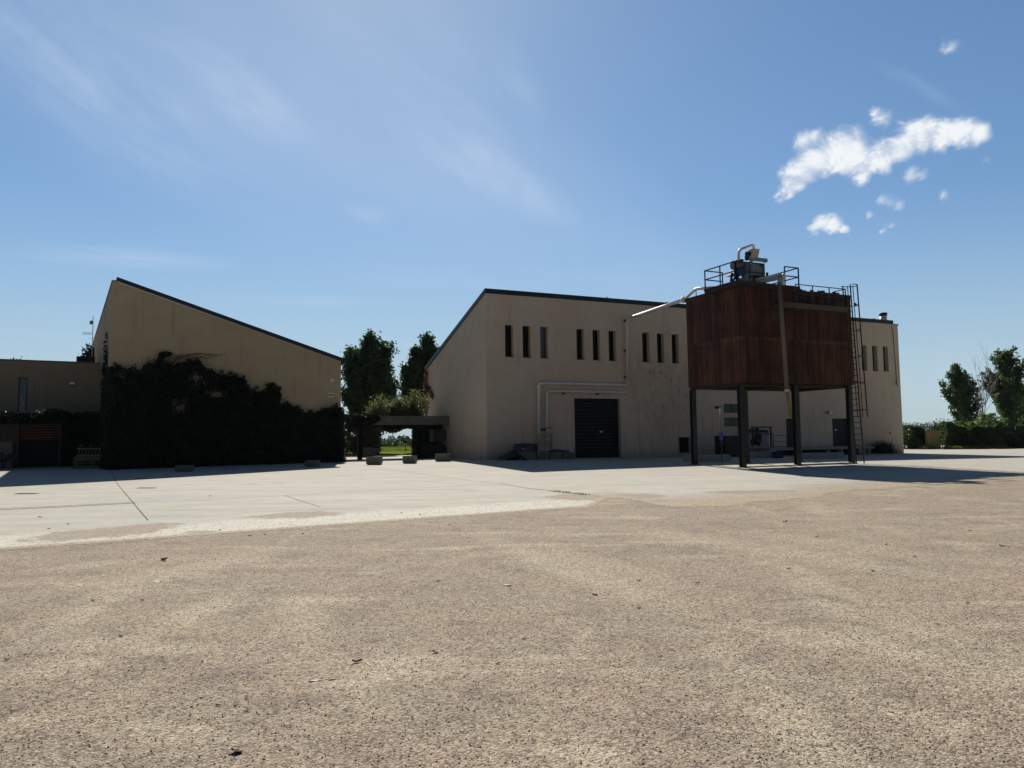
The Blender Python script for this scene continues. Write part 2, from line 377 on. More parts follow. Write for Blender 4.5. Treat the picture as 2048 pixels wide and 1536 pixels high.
    grit = t.mul(t.mix(t.noise(c, .7, 4), (.335, .262, .183), (.30, .245, .17)), t.math('ADD', .62, t.math('MULTIPLY', sepg.outputs[2], .75)))
    col = t.mix(t.math('MULTIPLY', t.math('MULTIPLY', t.ramp(lim, 2.6, .2), rightm), .55), col, brown)
    col = t.mix(t.ramp(lim, .10, -.08), col, grit)
    t.link(col, b.inputs['Base Color']); b.inputs['Roughness'].default_value = .9; b.inputs['Specular IOR Level'].default_value = .2
    t.link(t.bump(t.math('ADD', fine, t.math('MULTIPLY', mid, 1.2)), .3, .015), b.inputs['Normal'])
    return m
m_yard = concmat()
eatt = []
mb = MB(); cx = [-60, -45] + [x * .25 for x in range(-140, 161)] + [48, 60, 75, 90]
rows = 60
for i, x in enumerate(cx):
    ye = yedge(x); y0 = ye - (.3 + 1.3 * sstep(EB.x - 1.5, EB.x + 1.5, x))
    for j in range(rows + 1):
        s_ = j / rows; y = y0 + (118 - y0) * (s_ ** 1.55)
        mb.v.append((x, y, g(x, y) + (.012 if j else .003))); eatt.append(y - ye)
for i in range(len(cx) - 1):
    for j in range(rows):
        a = i * (rows + 1) + j; mb.f.append([a, a + rows + 1, a + rows + 2, a + 1]); mb.sm.append(True)
yard = tag(mb.build('concrete_yard', m_yard, recalc=False), kind='structure')
at_ = yard.data.attributes.new('edge', 'FLOAT', 'POINT'); at_.data.foreach_set('value', eatt)
def gz(p, dz): return V((p.x, p.y, g(p.x, p.y) + dz))
def strip_on_ground(mb, pts, w, dz=.018):
    for a, b in zip(pts, pts[1:]):
        n_ = max(1, int((b - a).length / 1.0)); d = (b - a).normalized(); nn = V((-d.y, d.x, 0)).normalized()
        for k in range(n_):
            p, q = a.lerp(b, k / n_), a.lerp(b, (k + 1) / n_)
            mb.face([gz(p + nn * w / 2, dz), gz(p - nn * w / 2, dz), gz(q - nn * w / 2, dz), gz(q + nn * w / 2, dz)])
m_joint = M('joint_filler', (.10, .085, .07), .95, 0, .4, 6, .3)
m_jointp = M('worn_joint', (.24, .215, .17), .95, 0, .4, 6, .3)
mb = MB(); strip_on_ground(mb, [gp(222, 943), gp(236, 970), gp(266, 1006), gp(296, 1042)], .028)
strip_on_ground(mb, [gp(1000, 968), gp(1060, 978), gp(1110, 983), gp(1165, 990)], .05)
tag(mb.build('yard_joint', m_joint, recalc=False), kind='structure')
mb = MB(); strip_on_ground(mb, [gp(270, 1006), gp(420, 1000), gp(570, 992), gp(760, 981)], .03)
strip_on_ground(mb, [gp(570, 992), gp(640, 1015)], .03); strip_on_ground(mb, [gp(760, 981), gp(1010, 967)], .03)
strip_on_ground(mb, [gp(700, 928), gp(1000, 968)], .025)
tag(mb.build('worn_yard_joint', m_jointp, recalc=False), kind='structure')
mb = MB(); strip_on_ground(mb, [gp(-60, 1022), gp(100, 1015), gp(268, 1006)], .6)
tag(mb.build('gravel_channel', M('channel_grit', (.25, .225, .175), .95, 0, .6, 9, .5), recalc=False), kind='structure')
mb = MB(); strip_on_ground(mb, [gp(1475, 938), gp(1560, 943), gp(1660, 957), gp(1740, 958), gp(1860, 951)], .05)
tag(mb.build('slab_crack', m_joint, recalc=False), kind='structure')

# drain covers set in the concrete
def grate(x0, x1, y, label):
    a, b = gp(x0, y), gp(x1, y); c_ = (a + b) / 2
    t = thing('drain_grate', label, 'drain grate', gz(c_, .012), 'drain grates in the yard')
    d = (b - a).normalized(); n_ = V((-d.y, d.x, 0)); L = (b - a).length
    fr = MB(); fr.par(gz(c_, .014) - d * L / 2 - n_ * .11, d * L, n_ * .22, V((0, 0, .012))); fr.build('frame', m_steeld, t)
    sl = MB(); k = 0
    while k * .05 < L - .08:
        sl.par(gz(c_, .027) - d * (L / 2 - .04 - k * .05) - n_ * .09, d * .018, n_ * .18, V((0, 0, .006))); k += 1
    sl.build('bar', m_dark, t)
grate(33, 74, 988.5, 'narrow steel drain grate near the left edge, beside the gravel channel')
grate(277, 311, 977, 'steel drain grate lying in sunlight just right of the long yard joint')
grate(270, 298, 958.5, 'steel drain grate lying in the shadow of the ivy-covered building')

# loose chippings lying on the gravel in the foreground
n_st = 48000
yy = 2.9 + 12 * nrg.random(n_st) ** 2.1; xx = (nrg.random(n_st) * 2 - 1) * (yy * .72 + .3)
ok = np.array([y < yedge(x) - .05 for x, y in zip(xx, yy)])
xx, yy = xx[ok], yy[ok]; n_st = len(xx); sz = .0024 + .0058 * nrg.random(n_st) ** 3.5
sv = np.array([[1, 0, 0], [-1, 0, 0], [0, 1, 0], [0, -1, 0], [0, 0, 1], [0, 0, -1]], float)
sf = [[0, 2, 4], [2, 1, 4], [1, 3, 4], [3, 0, 4], [2, 0, 5], [1, 2, 5], [3, 1, 5], [0, 3, 5]]
vv = sv[None] * nrg.uniform(.55, 1.2, (n_st, 6, 1)) * sz[:, None, None] * np.array([1.1, 1.1, .75]); an = nrg.random(n_st) * 6.28
vv = np.stack([vv[..., 0] * np.cos(an)[:, None] - vv[..., 1] * np.sin(an)[:, None] + xx[:, None], vv[..., 0] * np.sin(an)[:, None] + vv[..., 1] * np.cos(an)[:, None] + yy[:, None], vv[..., 2] + sz[:, None] * .35], -1)
mb = MB(); mb.v = vv.reshape(-1, 3).tolist(); mb.f = [[6 * i + k for k in q] for i in range(n_st) for q in sf]; mb.sm = [False] * len(mb.f)
def stonemat():
    m, n, b, o = newmat('chippings'); t = NT(n); c = t.coords()
    w = t.add('ShaderNodeTexWhiteNoise'); t.link(t.vmath('SNAP', c, (.03, .03, 5)).outputs[0], w.inputs[0])
    col = t.mix(w.outputs['Value'], (.20, .155, .11), (.50, .40, .29)); t.link(t.mix(t.ramp(w.outputs['Value'], .90, .95), col, (.60, .53, .44)), b.inputs['Base Color'])
    b.inputs['Roughness'].default_value = .9; return m
tag(mb.build('gravel_chippings', stonemat(), recalc=False), 'loose angular chippings strewn over the brown gravel', 'gravel', kind='stuff')

# fallen leaves
def leaf_mesh(seed):
    r_ = random.Random(seed); mb = MB(); n = 6; L = 1.0
    top = []; bot = []
    for k in range(n + 1):
        s_ = k / n; w = .30 * math.sin(math.pi * min(1, s_ * .92 + .06)) ** .8 * (1 + .25 * r_.uniform(-1, 1)); z = .10 + .22 * (2 * s_ - 1) ** 2 * r_.uniform(.5, 1.2)
        top.append((s_ * L - .5, w, z + .12 * r_.random())); bot.append((s_ * L - .5, -w, z + .14 * r_.random())); 
    mid = [(a[0], (a[1] + b_[1]) / 2, .03 + .25 * (2 * k / n - 1) ** 2 * .5) for k, (a, b_) in enumerate(zip(top, bot))]
    for k in range(n):
        mb.face([mid[k], mid[k + 1], top[k + 1], top[k]], True); mb.face([bot[k], bot[k + 1], mid[k + 1], mid[k]], True)
    return mb
dark_px = [(328, 1121, 18), (187, 1202, 10), (242, 1274, 9), (472, 1506, 24), (472, 1412, 9), (436, 1412, 11), (383, 1414, 8), (493, 1423, 8), (14, 1320, 9), (715, 1325, 19), (870, 1306, 12), (996, 1328, 9),
           (1277, 1162, 9), (1395, 1166, 9), (1277, 1217, 9), (876, 1163, 8), (1190, 1191, 10), (1049, 1279, 10), (1634, 1074, 7), (1773, 1090, 7), (1746, 1143, 9), (1577, 1138, 7), (2004, 1093, 10), (1936, 1207, 8), (1571, 1044, 9),
           (80, 1036, 7), (136, 1050, 6), (97, 1059, 6), (500, 1072, 7), (530, 1070, 6), (606, 1068, 6), (420, 993, 5), (803, 1027, 5), (841, 1031, 5), (899, 1050, 6), (1286, 1490, 8), (1940, 1062, 6), (285, 1200, 6), (440, 1062, 6)]
pale_px = [(632, 1361, 24), (665, 1359, 16), (314, 1164, 14), (1014, 1171, 19), (778, 1305, 8), (1829, 1113, 10), (1728, 1176, 7), (727, 1196, 7), (540, 1165, 9), (1408, 1446, 9)]
lb = [leaf_mesh(k) for k in range(4)]
proto = {}
for nm, px, mat, lab, grp in (('dry_leaf', dark_px, m_dleaf, 'dark brown curled dry leaf lying on the ground', 'dark dry leaves scattered over the yard'),
                              ('pale_leaf', pale_px, m_pleaf, 'pale whitish dry leaf lying on the gravel', 'pale dry leaves scattered on the gravel')):
    for k, (x, y, w) in enumerate(px):
        q = k % 4
        if (nm, q) not in proto: o = lb[q].build(nm, mat, recalc=False); proto[nm, q] = o
        else: o = proto[nm, q].copy(); COL.objects.link(o)
        p = gp(x, y); s_ = w * p.y / FPX * 1.05
        o.location = gz(p, .014 if p.y > yedge(p.x) else .002); o.scale = (s_, s_ * rnd.uniform(.7, 1.1), s_ * (.8 if nm == 'dry_leaf' else .3)); o.rotation_euler = (rnd.uniform(-.25, .25), rnd.uniform(-.2, .2), rnd.uniform(-.6, .6))
        tag(o, lab, 'leaf', grp)

# ------------------------------------------------------------------ warehouse at right (facade frame: t along, z up, d inwards)
UR = hor(ray(4280, 838)); VR = V((-UR.y, UR.x, 0)); AR = at(974, 919, 49); AR0 = V((AR.x, AR.y, 0))
def RP(t, z, d=0.0): return AR0 + UR * t + VR * d + V((0, 0, z))
def Rtz(x, y, d=0.0): p = onp(x, y, AR0 + VR * d, VR); return (p - AR0).dot(UR), p.z
def wall_holes(mb, P, t0, t1, z0, z1, ops, depth):
    ts = sorted({t0, t1, *[o[0] for o in ops], *[o[1] for o in ops]}); zs = sorted({z0, z1, *[o[2] for o in ops], *[o[3] for o in ops]})
    for a, b in zip(ts, ts[1:]):
        for c, d in zip(zs, zs[1:]):
            tm, zm = (a + b) / 2, (c + d) / 2
            if any(o[0] < tm < o[1] and o[2] < zm < o[3] for o in ops): continue
            mb.face([P(a, c), P(b, c), P(b, d), P(a, d)])
    for a, b, c, d in ops:
        e = depth
        mb.face([P(a, c), P(a, d), P(a, d, e), P(a, c, e)]); mb.face([P(b, c), P(b, c, e), P(b, d, e), P(b, d)])
        mb.face([P(a, d), P(b, d), P(b, d, e), P(a, d, e)]); mb.face([P(a, c), P(a, c, e), P(b, c, e), P(b, c)])
wh = thing('warehouse', 'tall beige rendered warehouse with rows of narrow slit windows behind the rusty silo', 'warehouse', RP(0, .2))
T_R, H_R, D_R, HB_R = 39.3, 11.28, 12.42, 7.26
wins = [a + b for a in (1.39, 6.85, 12.33, 17.8, 23.28, 28.76, 34.68) for b in (0, 1.3, 2.62)]
ops = [(t, t + .62, 7.1, 9.25) for t in wins]
GAR = (6.58, 10.32, .1, 4.39); SW = (15.35, 16.37, .47, 1.59); SL1 = (19.62, 21.7, 3.43, 4.1); SL2 = (19.62, 21.7, 2.38, 3.06); DA = (25.88, 27.3, .70, 2.99); DB = (30.91, 32.85, .70, 2.99)
ops += [GAR, SW, SL1, SL2, DA, DB]
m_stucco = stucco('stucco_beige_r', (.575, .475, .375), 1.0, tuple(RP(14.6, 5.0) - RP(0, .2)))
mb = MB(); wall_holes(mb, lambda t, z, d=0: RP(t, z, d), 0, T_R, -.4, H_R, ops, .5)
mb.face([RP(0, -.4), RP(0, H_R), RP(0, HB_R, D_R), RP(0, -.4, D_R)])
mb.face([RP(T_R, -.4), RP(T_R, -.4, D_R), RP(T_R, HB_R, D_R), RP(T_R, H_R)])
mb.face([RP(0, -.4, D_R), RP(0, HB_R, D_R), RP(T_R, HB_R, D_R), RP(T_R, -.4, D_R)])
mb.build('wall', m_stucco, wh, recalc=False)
mb = MB(); mb.prism([RP(-.06, H_R + .004, -.07), RP(-.06, H_R + .30, -.07), RP(-.06, HB_R + .30, D_R + .25), RP(-.06, HB_R + .004, D_R + .25)], UR * 38.75)
roof = mb.build('roof', m_roof, wh)
mb = MB(); mb.prism([RP(38.7, H_R - .10, -.05), RP(38.7, H_R + .02, -.05), RP(38.7, HB_R + .06, D_R + .1), RP(38.7, HB_R - .1, D_R + .1)], UR * .66); mb.build('wall_cap', m_stuccoL, wh)
for t in (9.4, 14.6, 20.2, 36.4):
    MB().par(RP(t, H_R + .31, -.09), UR * .05, VR * .3, V((0, 0, .05))).build('roof_clip', m_steel, roof)
for k, t in enumerate(wins):
    fr = MB(); z0, z1 = 7.1, 9.25; w = .045; a, b = t + .002, t + .618
    for (p, q, r_, s_) in ((a, a + w, z0, z1), (b - w, b, z0, z1), (a + w, b - w, z0, z0 + w), (a + w, b - w, z1 - w, z1)):
        fr.par(RP(p, r_, .36), UR * (q - p), VR * .06, V((0, 0, s_ - r_)))
    if k == 0: fr.par(RP(a + w, 8.33, .36), UR * (b - a - 2 * w), VR * .05, V((0, 0, .04)))
    f = fr.build('window', m_dark, wh)
    MB().par(RP(a + w, z0 + w, .39), UR * (b - a - 2 * w), VR * .012, V((0, 0, z1 - z0 - 2 * w))).build('pane', m_glassb if k == 2 else m_glass, f)
    MB().par(RP(t - .03, z0 - .035, -.035), UR * .68, VR * .52, V((0, 0, .033))).build('sill', m_concd, f)
# roller door
mb = MB(); k = 0
zz = .24
while zz < 4.36:
    h = min(.24, 4.38 - zz); mb.par(RP(6.6, zz, .30 - (.005 if k % 2 else 0)), UR * 3.7, VR * .05, V((0, 0, h - .006))); zz += .24; k += 1
gd = mb.build('roller_door', m_doord, wh)
MB().par(RP(8.75, 2.02, .26), UR * .24, VR * .025, V((0, 0, .09))).build('handle', m_white, gd)
MB().par(RP(6.45, .18, -.3), UR * 4.0, VR * .66, V((0, 0, .07))).build('threshold', m_conc, wh)
# low cellar hatch, slot windows, two doors
fr = MB(); a, b, c, d = SW
for (p, q, r_, s_) in ((a - .05, a, c - .05, d), (b, b + .05, c - .05, d), (a, b, c - .06, c), (a - .05, b + .05, d, d + .05)): fr.par(RP(p, r_, -.02), UR * (q - p), VR * .12, V((0, 0, s_ - r_)))
f = fr.build('cellar_window', m_conc, wh); MB().par(RP(a, c, .2), UR * (b - a), VR * .02, V((0, 0, d - c))).build('pane', m_glass, f)
for (a, b, c, d) in (SL1, SL2):
    fr = MB(); w = .05
    for (p, q, r_, s_) in ((a, a + w, c, d), (b - w, b, c, d), (a + w, b - w, c, c + w), (a + w, b - w, d - w, d), ((a + b) / 2 - .1, (a + b) / 2 - .05, c + w, d - w)): fr.par(RP(p, r_, .2), UR * (q - p), VR * .06, V((0, 0, s_ - r_)))
    f = fr.build('slot_window', m_dark, wh); MB().par(RP(a + w, c + w, .23), UR * (b - a - 2 * w), VR * .012, V((0, 0, d - c - 2 * w))).build('pane', glassmat('slot_glass', (.035, .037, .028), .15, .5), f)
for (a, b, c, d), two in ((DA, 0), (DB, 1)):
    dm = MB(); dm.par(RP(a + .06, c, .22), UR * (b - a - .12), VR * .05, V((0, 0, d - c - .06)))
    for q in ([.12] if not two else [.1, .54]):
        for r_ in (.12, .56): dm.par(RP(a + (b - a) * q + .05, c + (d - c) * r_, .205), UR * (b - a) * (.34 if two else .7), VR * .02, V((0, 0, (d - c) * .32)))
    dd = dm.build('door', m_doorg, wh)
    fm = MB(); fm.par(RP(a, c, .2), UR * .06, VR * .08, V((0, 0, d - c))); fm.par(RP(b - .06, c, .2), UR * .06, VR * .08, V((0, 0, d - c))); fm.par(RP(a + .06, d - .06, .2), UR * (b - a - .12), VR * .08, V((0, 0, .06))); fm.build('frame', m_dark, dd)
    if two: MB().par(RP(a + .42, c + 1.3, .17), UR * .3, VR * .03, V((0, 0, .1))).build('handle', m_white, dd)
# roof vent
tv, zv = Rtz(1766, 626, 1.2); pv = RP(tv, 11.0, 1.2); zc_ = Rtz(1766, 631.5, 1.2)[1]
ch = thing('roof_vent', 'short white round roof vent with a dark cap on the warehouse roof', 'roof vent', pv)
MB().tube([pv, RP(tv, zc_, 1.2)], .30, 14).build('vent_pipe', m_white, ch); MB().tube([RP(tv, zc_ + .01, 1.2), RP(tv, zv, 1.2)], .34, 14).build('cap', m_dark, ch)

# wall fittings on the warehouse
def wall_lamp(P, U, Vn, sc, label, mat=m_white):
    t = thing('wall_lamp', label, 'lamp', P)
    mb = MB(); mb.par(P - U * .09 * sc - Vn * .06 * sc - V((0, 0, .09 * sc)), U * .18 * sc, Vn * .06 * sc, V((0, 0, .18 * sc))); mb.build('base', m_steeld, t)
    mb = MB(); mb.tube([P - Vn * .06 * sc + V((0, 0, .02)), P - Vn * .24 * sc - V((0, 0, .02))], [.10 * sc, .13 * sc], 10); mb.build('shade', mat, t)
    return t
t_, z_ = Rtz(1656, 825); wall_lamp(RP(t_, z_), UR, VR, 1.3, 'white wall lamp on the warehouse beneath the silo, left of the right-hand door')
t_, z_ = Rtz(1781, 867); wall_lamp(RP(t_, z_), UR, VR, .6, 'tiny white light low on the warehouse wall right of the ladder')
t_, z_ = Rtz(1431, 815); P = RP(t_, z_)
t = thing('floodlight', 'small dark floodlight on an arm left of the slot windows', 'floodlight', P)
MB().bar(P, P - VR * .45 - UR * .1, .04).build('arm', m_white, t); MB().par(P - VR * .75 - UR * .42 - V((0, 0, .12)), UR * .32, VR * .3, V((0, 0, .18))).build('housing', m_black, t)
t_, z_ = Rtz(1793, 770); P = RP(t_, z_)
t = thing('security_camera', 'small wall camera with cable at the right corner of the warehouse', 'camera', P)
MB().par(P - UR * .12 - VR * .3 - V((0, 0, .06)), UR * .14, VR * .3, V((0, 0, .13))).build('housing', m_white, t); MB().par(P - UR * .05 - VR * .07 + V((0, 0, .12)), UR * .1, VR * .07, V((0, 0, .18))).build('bracket', m_steeld, t)
MB().tube([P - VR * .03 + V((0, 0, .3)), RP(t_ - .15, 10.4, -.03), RP(t_ - .3, 11.1, -.03)], .022, 6).build('cable', m_stem, t)

# pipes on the facade
off = -.22
def Q(x, y, d=off): t_, z_ = Rtz(x, y, d); return RP(t_, z_, d)
q0, q1 = Q(1077.5, 890), Q(1077.5, 766); q2 = Q(1254.5, 772); q2.z = q1.z
q3 = Q(1254, 637); 
# silo frame: t along the long side, d backwards
S = at(1487, 936, 37.2); S0 = V((S.x, S.y, 0)); ZB, ZT, LT, LD = 4.32, 9.14, 7.86, 4.1
def SP(t, d, z): return S0 + UR * t + VR * d + V((0, 0, z))
def Sd(x, y, d=0.0): p = onp(x, y, S0 + VR * d, VR); return (p - S0).dot(UR), p.z
pa = thing('long_pipe', 'long pale pipe climbing the warehouse facade and crossing over to the silo platform', 'pipe', q0)
MB().tube(bend([q0, q1, q2], .22), .11, 12).build('lower_run', m_steel, pa)
q2b = q2 - UR * .02
e1 = SP(-.3, 3.85, 9.3); e2 = SP(-.12, 3.05, 10.02); e3 = SP(.1, 2.3, 10.02)
e1 = onp(1368, 599.5, S0, UR); e2 = onp(1392, 577.5, S0, UR); e3 = onp(1428, 575.5, S0, UR)
MB().tube(bend([q2 + V((0, 0, .05)), q3, q3.lerp(e1, .12)], .2), .095, 10).build('riser', m_pinkpipe, pa)
MB().tube([q3.lerp(e1, .10), e1], .10, 10).build('crossing', m_steel, pa)
MB().tube(bend([e1, e2, e3], .2), .085, 10).build('upper_run', m_steel, pa)
for p, d_ in ((q1.lerp(q2, .07), UR), (e1, (e1 - q3).normalized()), (q3.lerp(e1, .005), UR), (q0.lerp(q1, .2), V((0, 0, 1))), (q0.lerp(q1, .34), V((0, 0, 1))), (q2.lerp(q3, .03), V((0, 0, 1)))):
    MB().tube([p - d_ * .045, p + d_ * .045], .18, 12).build('flange', m_steel, pa)
for p in (q2.lerp(q3, .52), q2.lerp(q3, .97), q2.lerp(q3, .12)): MB().par(p - UR * .16 - V((0, 0, .06)), UR * .22, VR * .2, V((0, 0, .12))).build('bracket', m_rustd, pa)
MB().bar(e2 + V((0, 0, -.02)), V((e2.x, e2.y, ZT - .05)), .05).build('support_post', m_steel, pa)
r0, r1, r2 = Q(1094, 893), Q(1094, 782), Q(1255, 783.5); r2.z = r1.z
pb = thing('short_pipe', 'shorter grey pipe running below the long pipe above the dark roller door', 'pipe', r0)
MB().tube(bend([r0, r1, r2], .2), .095, 10).build('pipe_run', M('grey_pipe', (.60, .59, .56), .5, .1, .25, 2, .1), pb)
for p, d_ in ((r1.lerp(r2, .06), UR), (r0.lerp(r1, .28), V((0, 0, 1))), (r0.lerp(r1, .12), V((0, 0, 1)))): MB().tube([p - d_ * .04, p + d_ * .04], .14, 10).build('flange', m_steel, pb)
mb = MB(); p = r0.lerp(r1, .33); mb.tube([p - UR * .0, p - VR * .28], .03, 8); mb.tube([p - VR * .28 - UR * .2, p - VR * .28 + UR * .25], .028, 8); mb.tube([p - UR * .45 + V((0, 0, -.1)), p + V((0, 0, -.1))], .06, 8); mb.build('valve', m_black, pb)
for f_ in (.2, .62): MB().par(r1.lerp(r2, f_) - UR * .06 - V((0, 0, .2)), UR * .16, VR * .17, V((0, 0, .16))).build('bracket', m_rustd, pb)
p0, p1 = Q(1103, 898, -.3), Q(1103, 868, -.3)
t = thing('marker_post', 'short pale grey post beside the valves at the foot of the pipes', 'post', p0); MB().tube([p0, p1], .075, 8).build('post', m_conc, t); MB().tube([p1, p1 + V((0, 0, .04))], .085, 8).build('cap', m_steeld, t)

# junk stacked against the facade, left of the roller door
def blockpx(x0, x1, y0, y1, d, depth):              # local box seen from x0..x1, y0..y1 with its front at distance d before the wall
    a, zb = Rtz(x0, y1, -d); b, zt = Rtz(x1, y0, -d); return a, b, zb, zt, d, depth
a, b, zb, zt, d, dp = blockpx(1037, 1068, 888, 903, 1.6, .8)
junk = thing('equipment_box', 'blue-grey equipment box with a sloping lid on the stone trough by the pipes', 'equipment box', RP(a, zb, -d))
mb = MB(); mb.prism([RP(a, zb, -d), RP(a, zt - .1, -d), RP(a, zt, -d + .2), RP(a, zt, -d + dp), RP(a, zb, -d + dp)], UR * (b - a)); mb.build('case', m_bluebox, junk)
MB().par(RP(a - .03, zt + .002, -d + .15), UR * (b - a + .06), VR * (dp - .1), V((0, 0, .03))).build('lid', m_bluebox, junk); MB().par(RP(a + .3, zb + .12, -d - .02), UR * .1, VR * .02, V((0, 0, .08))).build('latch', m_white, junk)
kk = 0
for (x0, x1, y0, lab) in ((1037, 1072, 903, 'old stone block in the row under the blue-grey equipment box'), (1074, 1099, 902, 'old stone block in the row directly below the pipe valves'), (1101, 1124, 904, 'old stone block in the row right of the grey marker post'), (1126, 1150, 905, 'old stone block at the right end of the row, next to the roller door')):
    a, b, zb, zt, d, dp = blockpx(x0, x1, y0, 921, 1.7, .9); gzb = g(*RP(a, 0, -d).xy) + .01
    mb = MB(); mb.par(RP(a, gzb, -d), UR * (b - a), VR * dp, V((0, 0, zt - gzb)))
    tag(mb.build('stone_block', m_concd, None, .05), lab, 'stone block', 'stone blocks along the warehouse wall')
def heap(name, cx0, cx1, d, h, depth, mat, lab, cat, seed):
    r_ = random.Random(seed); a, _ = Rtz(cx0, 915, -d); b, _ = Rtz(cx1, 915, -d); n1, n2 = 12, 7; mb = MB(); zb = g(*RP(a, 0, -d).xy) - .02
    for i in range(n1 + 1):
        for j in range(n2 + 1):
            s_, q = i / n1, j / n2; e = (math.sin(math.pi * s_) ** .3) * (math.sin(math.pi * min(1, q + .08)) ** .5 if q < .95 else .0)
            mb.v.append(tuple(RP(a + (b - a) * s_, zb + h * e * (.82 + .16 * math.sin(s_ * 9 + seed) + .1 * math.sin(q * 7 + s_ * 5 + seed) + r_.uniform(-.03, .03)), -d - depth / 2 + depth * q)))
    for i in range(n1):
        for j in range(n2): k = i * (n2 + 1) + j; mb.f.append([k, k + n2 + 1, k + n2 + 2, k + 1]); mb.sm.append(True)
    o = mb.build(name, mat, None, recalc=False); return tag(o, lab, cat)
heap('tarp_heap', 1000, 1043, 1.2, .6, 1.6, m_tarp, 'dark crumpled tarpaulin heap at the left end of the stone blocks', 'tarpaulin', 3)
for nm, (x0, x1, y0, d, dp), mat, lab, cat in (('covered_crate', (1042, 1077, 886, .62, .55), m_tarp, 'tall crate under a black cover against the wall behind the equipment box', 'crate'), ('folded_sheets', (1106, 1141, 898, .7, .6), m_bluebox, 'blue-black folded sheets lying behind the stone blocks', 'sheets')):
    a, _ = Rtz(x0, 905, -d); b, zt = Rtz(x1, y0, -d); zb = g(*RP(a, 0, -d).xy) + .01
    mb = MB(); mb.prism([RP(a, zb, -d), RP(a + .03, zt - .06, -d), RP(a + (b - a) * .35, zt, -d + .05), RP(b - .06, zt - .1, -d), RP(b, zb, -d)], VR * dp); tag(mb.build(nm, mat, None, .05), lab, cat)

# loading dock under the silo side of the facade
dk = thing('loading_dock', 'low concrete loading dock along the warehouse doors under the silo', 'loading dock', RP(22.3, .2, -1))
MB().par(RP(22.0, .52, -2.2), UR * 11.0, VR * 2.19, V((0, 0, .16))).build('deck', m_conc, dk)
for q in (22.3, 25.2, 28.1, 29.5, 32.6): MB().par(RP(q, -.3, -2.0), UR * .22, VR * .25, V((0, 0, .81))).build('post', m_conc, dk)
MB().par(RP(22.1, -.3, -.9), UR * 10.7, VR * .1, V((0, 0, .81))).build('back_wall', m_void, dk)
t = thing('dock_railing', 'dark tubular guard rail standing on the loading dock left of the door', 'railing', RP(23.3, .68, -1.8))
P0, P1 = onp(1547, 893, AR0 - VR * 1.8, VR), onp(1574, 893, AR0 - VR * 1.8, VR); P0.z = P1.z = .68
for p in (P0, P1): MB().tube([p, p + V((0, 0, .98))], .025, 6).build('post', m_navy, t)
mb = MB()
for z in (.12, .52, .97): mb.tube([P0 + V((0, 0, z)), P1 + V((0, 0, z))], .022, 6)
mb.build('rail', m_navy, t)
t = thing('steel_press', 'dark steel frame machine standing on the dock behind the silo legs', 'machine', RP(21, .68, -1.5))
def F(x, y, d=1.5): return onp(x, y, AR0 - VR * d, VR)
mb = MB()
for (a, b) in (((1505, 893), (1505, 853)), ((1543, 895), (1541, 854)), ((1503, 854.5), (1543, 854.5)), ((1500, 867), (1546, 868))):
    for dd in (1.3, 2.0): mb.bar(F(*a, dd), F(*b, dd), .09)
mb.build('frame', m_dark, t)
mb = MB(); mb.bar(F(1514, 890), F(1514, 856), .22); mb.bar(F(1498, 861), F(1535, 863), .2); mb.bar(F(1521, 884), F(1521, 866), .12); mb.bar(F(1503, 889), F(1509, 870), .12); mb.build('arm', m_black, t)
MB().par(F(1521, 893, 1.4), UR * .75, VR * .4, V((0, 0, .88))).build('panel', m_greym, t)
MB().tube([F(1505, 884), F(1517, 884)], .22, 10).build('motor', m_black, t)
t = thing('dark_tank', 'dark open tank with a pale rim standing left of the steel frame machine', 'tank', F(1465, 901, 3.0))
a, zb = Rtz(1452, 902, -3.0); b, zt = Rtz(1480, 872, -3.0); zb = g(*RP(a, 0, -3).xy)
MB().par(RP(a, zb, -3), UR * (b - a), VR * 1.2, V((0, 0, zt - zb))).build('body', m_tarp, t)
mb = MB()
for (p, u_, l) in ((RP(a - .04, zt + .003, -3.04), UR, b - a + .08), (RP(a - .04, zt + .003, -1.88), UR, b - a + .08)): mb.par(p, u_ * l, VR * .08, V((0, 0, .06)))
mb.build('rim', m_steeld, t)
t = thing('side_railing', 'dark ladder-like guard rail left of the dark tank', 'railing', F(1431, 900, 2.6))
P0, P1 = F(1431, 899, 2.6), F(1449, 899, 2.6); P0.z = P1.z = g(P0.x, P0.y) + .1
for p in (P0, P1): MB().tube([p - V((0, 0, .1)), p + V((0, 0, 1.15))], .025, 6).build('post', m_navy, t)
mb = MB()
for z in (.1, .36, .62, .88, 1.13): mb.tube([P0 + V((0, 0, z)), P1 + V((0, 0, z))], .02, 6)
mb.build('rail', m_navy, t)
def lowwall(x0, x1, ytop, yb, Y0, lab):
    a, b = gp(x0, yb), gp(x1, yb - (x1 - x0) * .012); zt = onp(x0, ytop, a, VR).z; d_ = UR; L = (b - a).dot(UR)
    mb = MB(); mb.par(V((a.x, a.y, g(a.x, a.y) - .05)), UR * L, VR * .35, V((0, 0, zt - g(a.x, a.y) + .05)))
    tag(mb.build('low_wall', m_conc, None, .02), lab, 'low wall', 'low concrete walls behind the silo legs')
lowwall(1374, 1482, 911, 925.5, 0, 'low concrete wall running from the silo left leg past the blue sign')
lowwall(1501, 1560, 903, 917, 0, 'short low concrete wall between the front silo leg and the middle leg')
lowwall(1604, 1704, 906.5, 918.5, 0, 'low concrete wall between the middle and the right-hand silo legs')
p = gp(1444, 927); t = thing('sign_post', 'thin pole with a blue rectangular sign in front of the low wall', 'sign', p)
MB().tube([p, V((p.x, p.y, at(1444, 815, p.y).z))], .03, 6).build('pole', m_steeld, t)
z0, z1 = at(1444, 880, p.y).z, at(1444, 865, p.y).z
